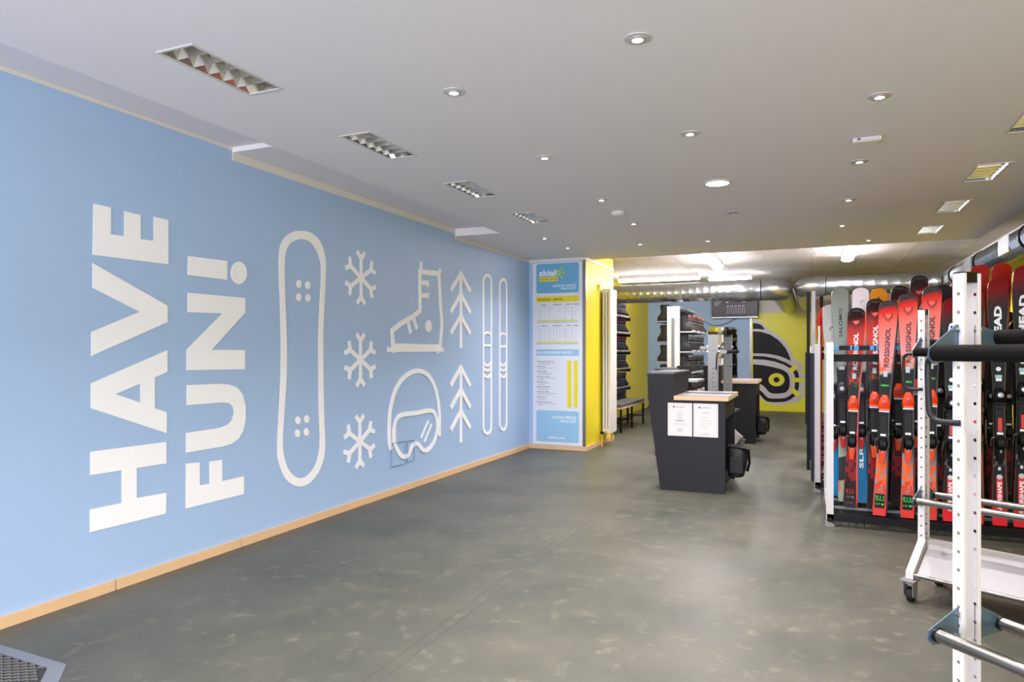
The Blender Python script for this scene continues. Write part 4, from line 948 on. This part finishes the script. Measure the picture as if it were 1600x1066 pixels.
def pair(style, ub, ut, vt, row, label, grp, tail=None, wt=.125, dx=.012, full=True):
    yb_, yt = ROWY[row]; zb = .093
    d = _d(ub, 0); d.z = 0
    X0 = yb_*_d(ub, 549).x/_d(ub, 549).y; bot = Vector((X0, yb_, zb)); top = onY(ut, vt, yt)
    ez = (top-bot); L_ = ez.length+.004; ez.normalize(); ex = Vector((1, 0, 0)); ex = (ex-ez*ex.dot(ez)).normalized(); ey = ez.cross(ex)
    t = thing('ski_pair', label, 'skis', bot, 0, grp); t.matrix_world = Matrix.Translation(bot) @ Matrix((ex, ey, ez)).transposed().to_4x4()
    tm, bs, bd = STY[style]; tm = printm(tm, L_)
    yo = -.012
    b, ms = ski_mesh(L_, wt, tm, BASES[bs], False); b.v = [(x, y+yo, z) for x, y, z in b.v]
    A = b.build('ski', ms, t, True); A['label'] = 'front ski of the pair, top sheet outward'
    b, ms = ski_mesh(L_*.998, wt, tm, BASES[bs], True); b.v = [(x+dx, y, z) for x, y, z in b.v]
    B_ = b.build('ski', ms, t, True); B_['label'] = 'rear ski of the pair, strapped base to base'
    yT = yo-.0112-.006   # top sheet surface at mid
    def ys(s_): return yo-.0118-.006*math.sin(PI*min(1, s_/.9))-.045*max(0, (s_-.87)/.13)**2
    binding(A, L_, 1, bd, yT)
    if full: binding2(B_, L_, bd, dx)
    if style in ('light', 'dark', 'darkk'):
        emblem_tri(A, L_*.925, 1.0, ys(.935)-.001) if True else None
        ink = {'light': PURP, 'dark': WTXT, 'darkk': WTXT}[style]
        vtext('ROSSIGNOL', A, ys(.8)-.0012, L_*.69, L_*.185, .034, ink, .004)
        b = MB(); b.box(-.013, .013, ys(.67)-.001, ys(.67), L_*.645, L_*.672); b.build('sticker', mat('pale_sticker', (170, 190, 190), .5), A)
        # dark tip shield
        q = []
        if style == 'light': text('lettering', 'HERO', (-.026, ys(.61)-.0012, L_*.60), (1, 0, 0), (0, 0, 1), .052, .014, GREENP, A, .02)
        if tail:
            if style == 'light':
                box('size_panel', BLKP, -.032, .032, ys(.07)-.0012, ys(.07)-.0002, L_*.035, L_*.10, A)
            g1, g2 = (GREENP, GREENP) if style == 'light' else (REDP, GREYM)
            yy = ys(.07)-.0018
            text('lettering', tail[0], (-.026, yy, L_*.077), (1, 0, 0), (0, 0, 1), .052, .022, g1, A, .0)
            box('print_bar', g1, -.026, .03, yy-.0002, yy+.0001, L_*.070, L_*.0725, A)
            text('lettering', tail[1], (-.026, yy, L_*.048), (1, 0, 0), (0, 0, 1), .030, .014, g2, A, .0)
            box('print_block', g2, .012, .026, yy-.0002, yy+.0001, L_*.048, L_*.056, A)
            box('print_bar', REDP, -.02, .02, yy-.0002, yy+.0001, L_*.018, L_*.024, A)
        tw = wt/2
        cap = []
        for k in range(9):
            x = -tw*.9+k*tw*.225; cap.append(x)
        zt_ = L_; b = MB()
        for k in range(8):
            x0, x1 = cap[k], cap[k+1]
            def ztop(x): return L_-.012-.045*(abs(x)/tw)**2.6
            def zlow(x): return ztop(x)-.016-.006*math.cos(x/tw*PI*2.2)
            def yy_(z): return ys(z/L_)-.0016
            b.add([(x0, yy_(zlow(x0)), zlow(x0)), (x1, yy_(zlow(x1)), zlow(x1)), (x1, yy_(ztop(x1)), ztop(x1)), (x0, yy_(ztop(x0)), ztop(x0))], [(0, 1, 2, 3)])
        b.build('tip_guard', mat('tip_guard_grey', (70, 64, 64), .3, .3), A)
    elif style == 'head':
        vtext('HEAD', A, ys(.8)-.0012, L_*.735, L_*.155, .045, WTXT, .0, .05)
        box('red_stripe', REDP, -.018, .018, ys(.12)-.001, ys(.12)-.0002, L_*.055, L_*.20, A)
        vtext('SUPERSHAPE', A, ys(.12)-.0018, L_*.045, L_*.13, .024, WTXT, 0, .03)
        MB().cyl((0, ys(.21)-.001, L_*.195), (0, ys(.21)-.003, L_*.195), .017, 16).build('round_sticker', SILV, A)
        box('square_sticker', SILV, -.008, .008, ys(.23)-.001, ys(.23), L_*.222, L_*.235, A)
        MB().cyl((0, ys(.61)-.001, L_*.632), (0, ys(.61)-.003, L_*.632), .015, 16).build('round_sticker', WTXT, A)
        box('label_sticker', mat('teal_sticker', (150, 200, 205), .5), -.02, .02, ys(.6)-.001, ys(.6), L_*.595, L_*.608, A); box('label_sticker', WTXT, -.016, .018, ys(.6)-.0016, ys(.6), L_*.583, L_*.594, A)
    elif style == 'sage':
        vtext('SALOMON', A, ys(.83)-.0012, L_*.77, L_*.155, .026, BTXT, .0, .02)
        box('label_sticker', mat('pale_sticker', (170, 190, 190), .5), -.02, .022, ys(.6)-.001, ys(.6), L_*.615, L_*.63, A)
        vtext('XDR', A, ys(.7)-.0012, L_*.655, L_*.028, .014, BTXT)
    elif style == 'whiteblue':
        vtext('SLR', A, ys(.2)-.0012, L_*.16, L_*.10, .03, WTXT)
        box('label_sticker', SILV, -.008, .008, ys(.28)-.001, ys(.28), L_*.275, L_*.285, A)
        MB().tube([(.016+.018*math.cos(a), ys(.94)-.001, L_*.93+.02*math.sin(a)) for a in [PI*(.25+k*.1) for k in range(8)]], .0022, 6).build('arc_mark', GREYM, A)
    elif style == 'greyblue':
        MB().tube([(.01+.016*math.cos(a), ys(.88)-.001, L_*.87+.02*math.sin(a)) for a in [PI*(.1+k*.14) for k in range(8)]], .003, 6).build('arc_mark', BTXT, A)
    elif style == 'amber':
        y_ = ys(.93)-.003
        MB().plate([[(0, y_-.012, L_*.975), (.010, y_-.004, L_*.945), (.034, y_+.001, L_*.915), (.010, y_+.001, L_*.905), (-.010, y_+.001, L_*.905), (-.034, y_+.001, L_*.915), (-.010, y_-.004, L_*.945)]], (0, -.0008, 0)).build('peak_mark', BTXT, A)
    return t
def binding2(p, L_, bd, dx):
    zt, zh = .50*L_, .335*L_
    for nm_, m_, x0, x1, y0, y1, z0, z1 in (('binding_plate', BLKP, -.029, .029, .014, .03, .3*L_, .55*L_), ('toe_piece', ORANGE if bd == 'race' else BLKP, -.036, .036, .03, .07, zt-.01, zt+.08), ('heel_piece', BLKP, -.03, .03, .03, .08, zh-.06, zh+.04)):
        box(nm_, m_, x0+dx, x1+dx, y0, y1, z0, z1, p, .008)
G1 = 'red race skis in the front row'
pair('light', 1373, 1388, 472, 1, 'pink-red skis tagged E11 and 157 at the front of the rack', G1, ('E11', '157'))
pair('light', 1417, 1418, 461, 1, 'pink-red skis tagged E12 and 162, front row left of the far white post', G1, ('E12', '162'))
pair('light', 1452, 1455, 450, 1, 'bright red skis half hidden by the second trolley post', G1, ('E13', '167') if False else None)
pair('head', 1483, 1487, 468, 1, 'shortest black and red skis, left of the near trolley post', 'black skis with white lettering')
pair('head', 1524, 1520, 455, 1, 'black and red skis hidden behind the near trolley post', 'black skis with white lettering')
pair('head', 1561, 1557, 438, 1, 'black and red skis just right of the near trolley post', 'black skis with white lettering')
pair('head', 1594, 1597, 418, 1, 'tallest black and red skis at the right frame edge', 'black skis with white lettering')
pair('head', 1632, 1638, 425, 1, 'black and red skis beyond the right frame edge', 'black skis with white lettering')
pair('dark', 1327, 1338, 483, 2, 'shortest dark orange-red skis at the left, white lettering', 'dark orange-red skis', ('E12', '157'))
pair('dark', 1364, 1367, 469, 2, 'dark orange-red skis behind the E11 pair, white lettering', 'dark orange-red skis', ('E10', '158') if False else None)
pair('sage', 1319, 1312, 452, 3, 'sage grey skis leaning at the left end of the rack', 'mixed skis in the back row')
pair('whiteblue', 1346, 1344, 452, 3, 'white-tipped skis with blue tails', 'mixed skis in the back row', dx=.02)
pair('amber', 1373, 1372, 453, 3, 'amber yellow tipped skis with a black peak mark', 'mixed skis in the back row')
pair('darkk', 1401, 1405, 449, 3, 'dark skis between the E11 and E12 pairs, black tip guard', 'mixed skis in the back row')
pair('dark', 1430, 1435, 433, 3, 'tallest dark orange-red skis, above the E12 pair', 'dark orange-red skis')
pair('black', 1460, 1472, 447, 3, 'all black skis with rounded tips behind the bright red pair', 'mixed skis in the back row')
pair('red', 1493, 1498, 440, 3, 'red skis with orange bases, left of the near post', 'red skis with orange bases')
pair('red', 1524, 1529, 417, 3, 'red skis with orange bases, behind the near post top', 'red skis with orange bases')
pair('red', 1556, 1563, 414, 3, 'red skis with orange bases, tallest and right of the near post', 'red skis with orange bases')
pair('black', 1598, 1602, 440, 3, 'black skis behind the two lettered pairs at the right', 'mixed skis in the back row')
pair('greyblue', 1305, 1297, 477, 4, 'grey-tipped skis with bright cyan tails at the far left', 'mixed skis in the back row')
for k, u in enumerate((1334, 1358, 1385, 1412, 1440, 1470, 1500, 1530, 1560, 1590)):
    pair('black', u, u, 500+3*(k % 3), 4, 'black skis in the rearmost row of the nearest rack', 'black skis in the rearmost row', full=False)
# dark skis added on the second rack so the gaps look black
src = None
for k in range(15):
    if src is None:
        src = thing('ski_pair', 'dark skis added in the second rack to blacken the gaps', 'skis'); b, ms = ski_mesh(1.55, .12, printm(BK, 1.55), BASES['k'], False); A = b.build('ski', ms, src, True); binding(A, 1.55, 1, 'black', -.017)
        b, ms = ski_mesh(1.55, .12, printm(BK, 1.55), BASES['k'], True); b.v = [(x+.01, y+.012, z) for x, y, z in b.v]; b.build('ski', ms, src, True); o = src
    else: o = copy_tree(src)
    o.location = (.17+k*.125, 7.12, .093); o.rotation_euler = (-math.radians(4), 0, 0); tag(o, 'dark skis added in the second rack to blacken the gaps', 'skis', 'skis in the second rack')
# poles
def pole(x, y, label, m, z1, grip):
    t = thing('ski_pole', label, 'ski pole', (x, y, .09)); MB().tube([(0, 0, 0), (0, .03, z1)], [.006, .009], 8).build('shaft', m, t, True)
    MB().tube([(0, .03, z1-.002), (0, .032, z1+.03), (0, .032, z1+.1), (0, .032, z1+.115)], [.012, .016, .017, .01], 10).build('grip', grip, t, True)
    MB().tube([(0, .002, .07), (0, .002, .08)], [.035, .02], 12).build('basket', BLKP, t, True)
    MB().tube([(0, .03, z1+.1), (-.02, .02, z1+.04), (-.015, .02, z1-.12), (0, .03, z1-.02)], .004, 6).build('strap', RED, t, True)
pole(.085, 7.15, 'red ski pole standing at the left end of the second rack', RED, 1.62, BLKP)
pole(.065, 7.10, 'white ski pole with a red grip strap at the second rack', WTXT, 1.45, RED)
pole(.12, 7.06, 'lime ski pole beside the white one at the second rack', PY, 1.38, BLKP)

# ------------------------------------------------------------------ entrance mat
t = thing('entrance_mat', 'grey framed honeycomb entrance mat at the lower left corner', 'mat', (-3.1, 1.3, 0)); T = Vector((-3.1, 1.3, 0))
outer = [(XL+.05, 1.93), (-2.84, 1.915), (-2.42, 1.53), (-2.42, .2), (XL+.05, .2)]; inner = [(XL+.05, 1.868), (-2.865, 1.853), (-2.485, 1.50), (-2.485, .27), (XL+.05, .27)]
fr = MB(); n = len(outer)
for i in range(n-1):
    a, b_, c_, d_ = outer[i], outer[i+1], inner[i+1], inner[i]
    fr.hull([(*a, 0), (*b_, 0), (*c_, 0), (*d_, 0)], [(a[0]*.999, a[1]*.998, .003), (b_[0]*.999, b_[1]*.998, .003), (*c_, .008), (*d_, .008)])
loc(fr, T).build('frame', mat('mat_frame_grey', (118, 122, 130), .5), t)
loc(MB().plate([[(x, y, .0005) for x, y in inner]], (0, 0, .002)), T).build('base', mat('mat_base', (52, 52, 54), .9, bump=.5), t)
hx = MB(); s3 = math.sqrt(3); R = .018
def inside(x, y): return XL+.06 < x < -2.5 and .3 < y < 1.845 and (x+2.865)*.353+(y-1.853)*.38 < -.008
for i in range(60):
    for j in range(31):
        cx = XL+.06+i*1.5*R; cy = .9+(j+.5*(i % 2))*s3*R
        if not inside(cx+R*.5, cy+R*.5): continue
        for a_ in (0, 1, 2):
            p0 = (cx+R*math.cos(a_*PI/3), cy+R*math.sin(a_*PI/3)); p1 = (cx+R*math.cos((a_+1)*PI/3), cy+R*math.sin((a_+1)*PI/3))
            dx_, dy_ = p1[0]-p0[0], p1[1]-p0[1]; nx_, ny_ = -dy_/R*.0015, dx_/R*.0015
            hx.add([(p0[0]-nx_, p0[1]-ny_, .008), (p1[0]-nx_, p1[1]-ny_, .008), (p1[0]+nx_, p1[1]+ny_, .008), (p0[0]+nx_, p0[1]+ny_, .008), (p0[0]+nx_, p0[1]+ny_, .002), (p1[0]+nx_, p1[1]+ny_, .002)], [(0, 1, 2, 3), (3, 2, 5, 4)])
o = loc(hx, T).build('honeycomb_ribs', mat('mat_rib_grey', (110, 108, 104), .7), t); o['kind'] = 'stuff'
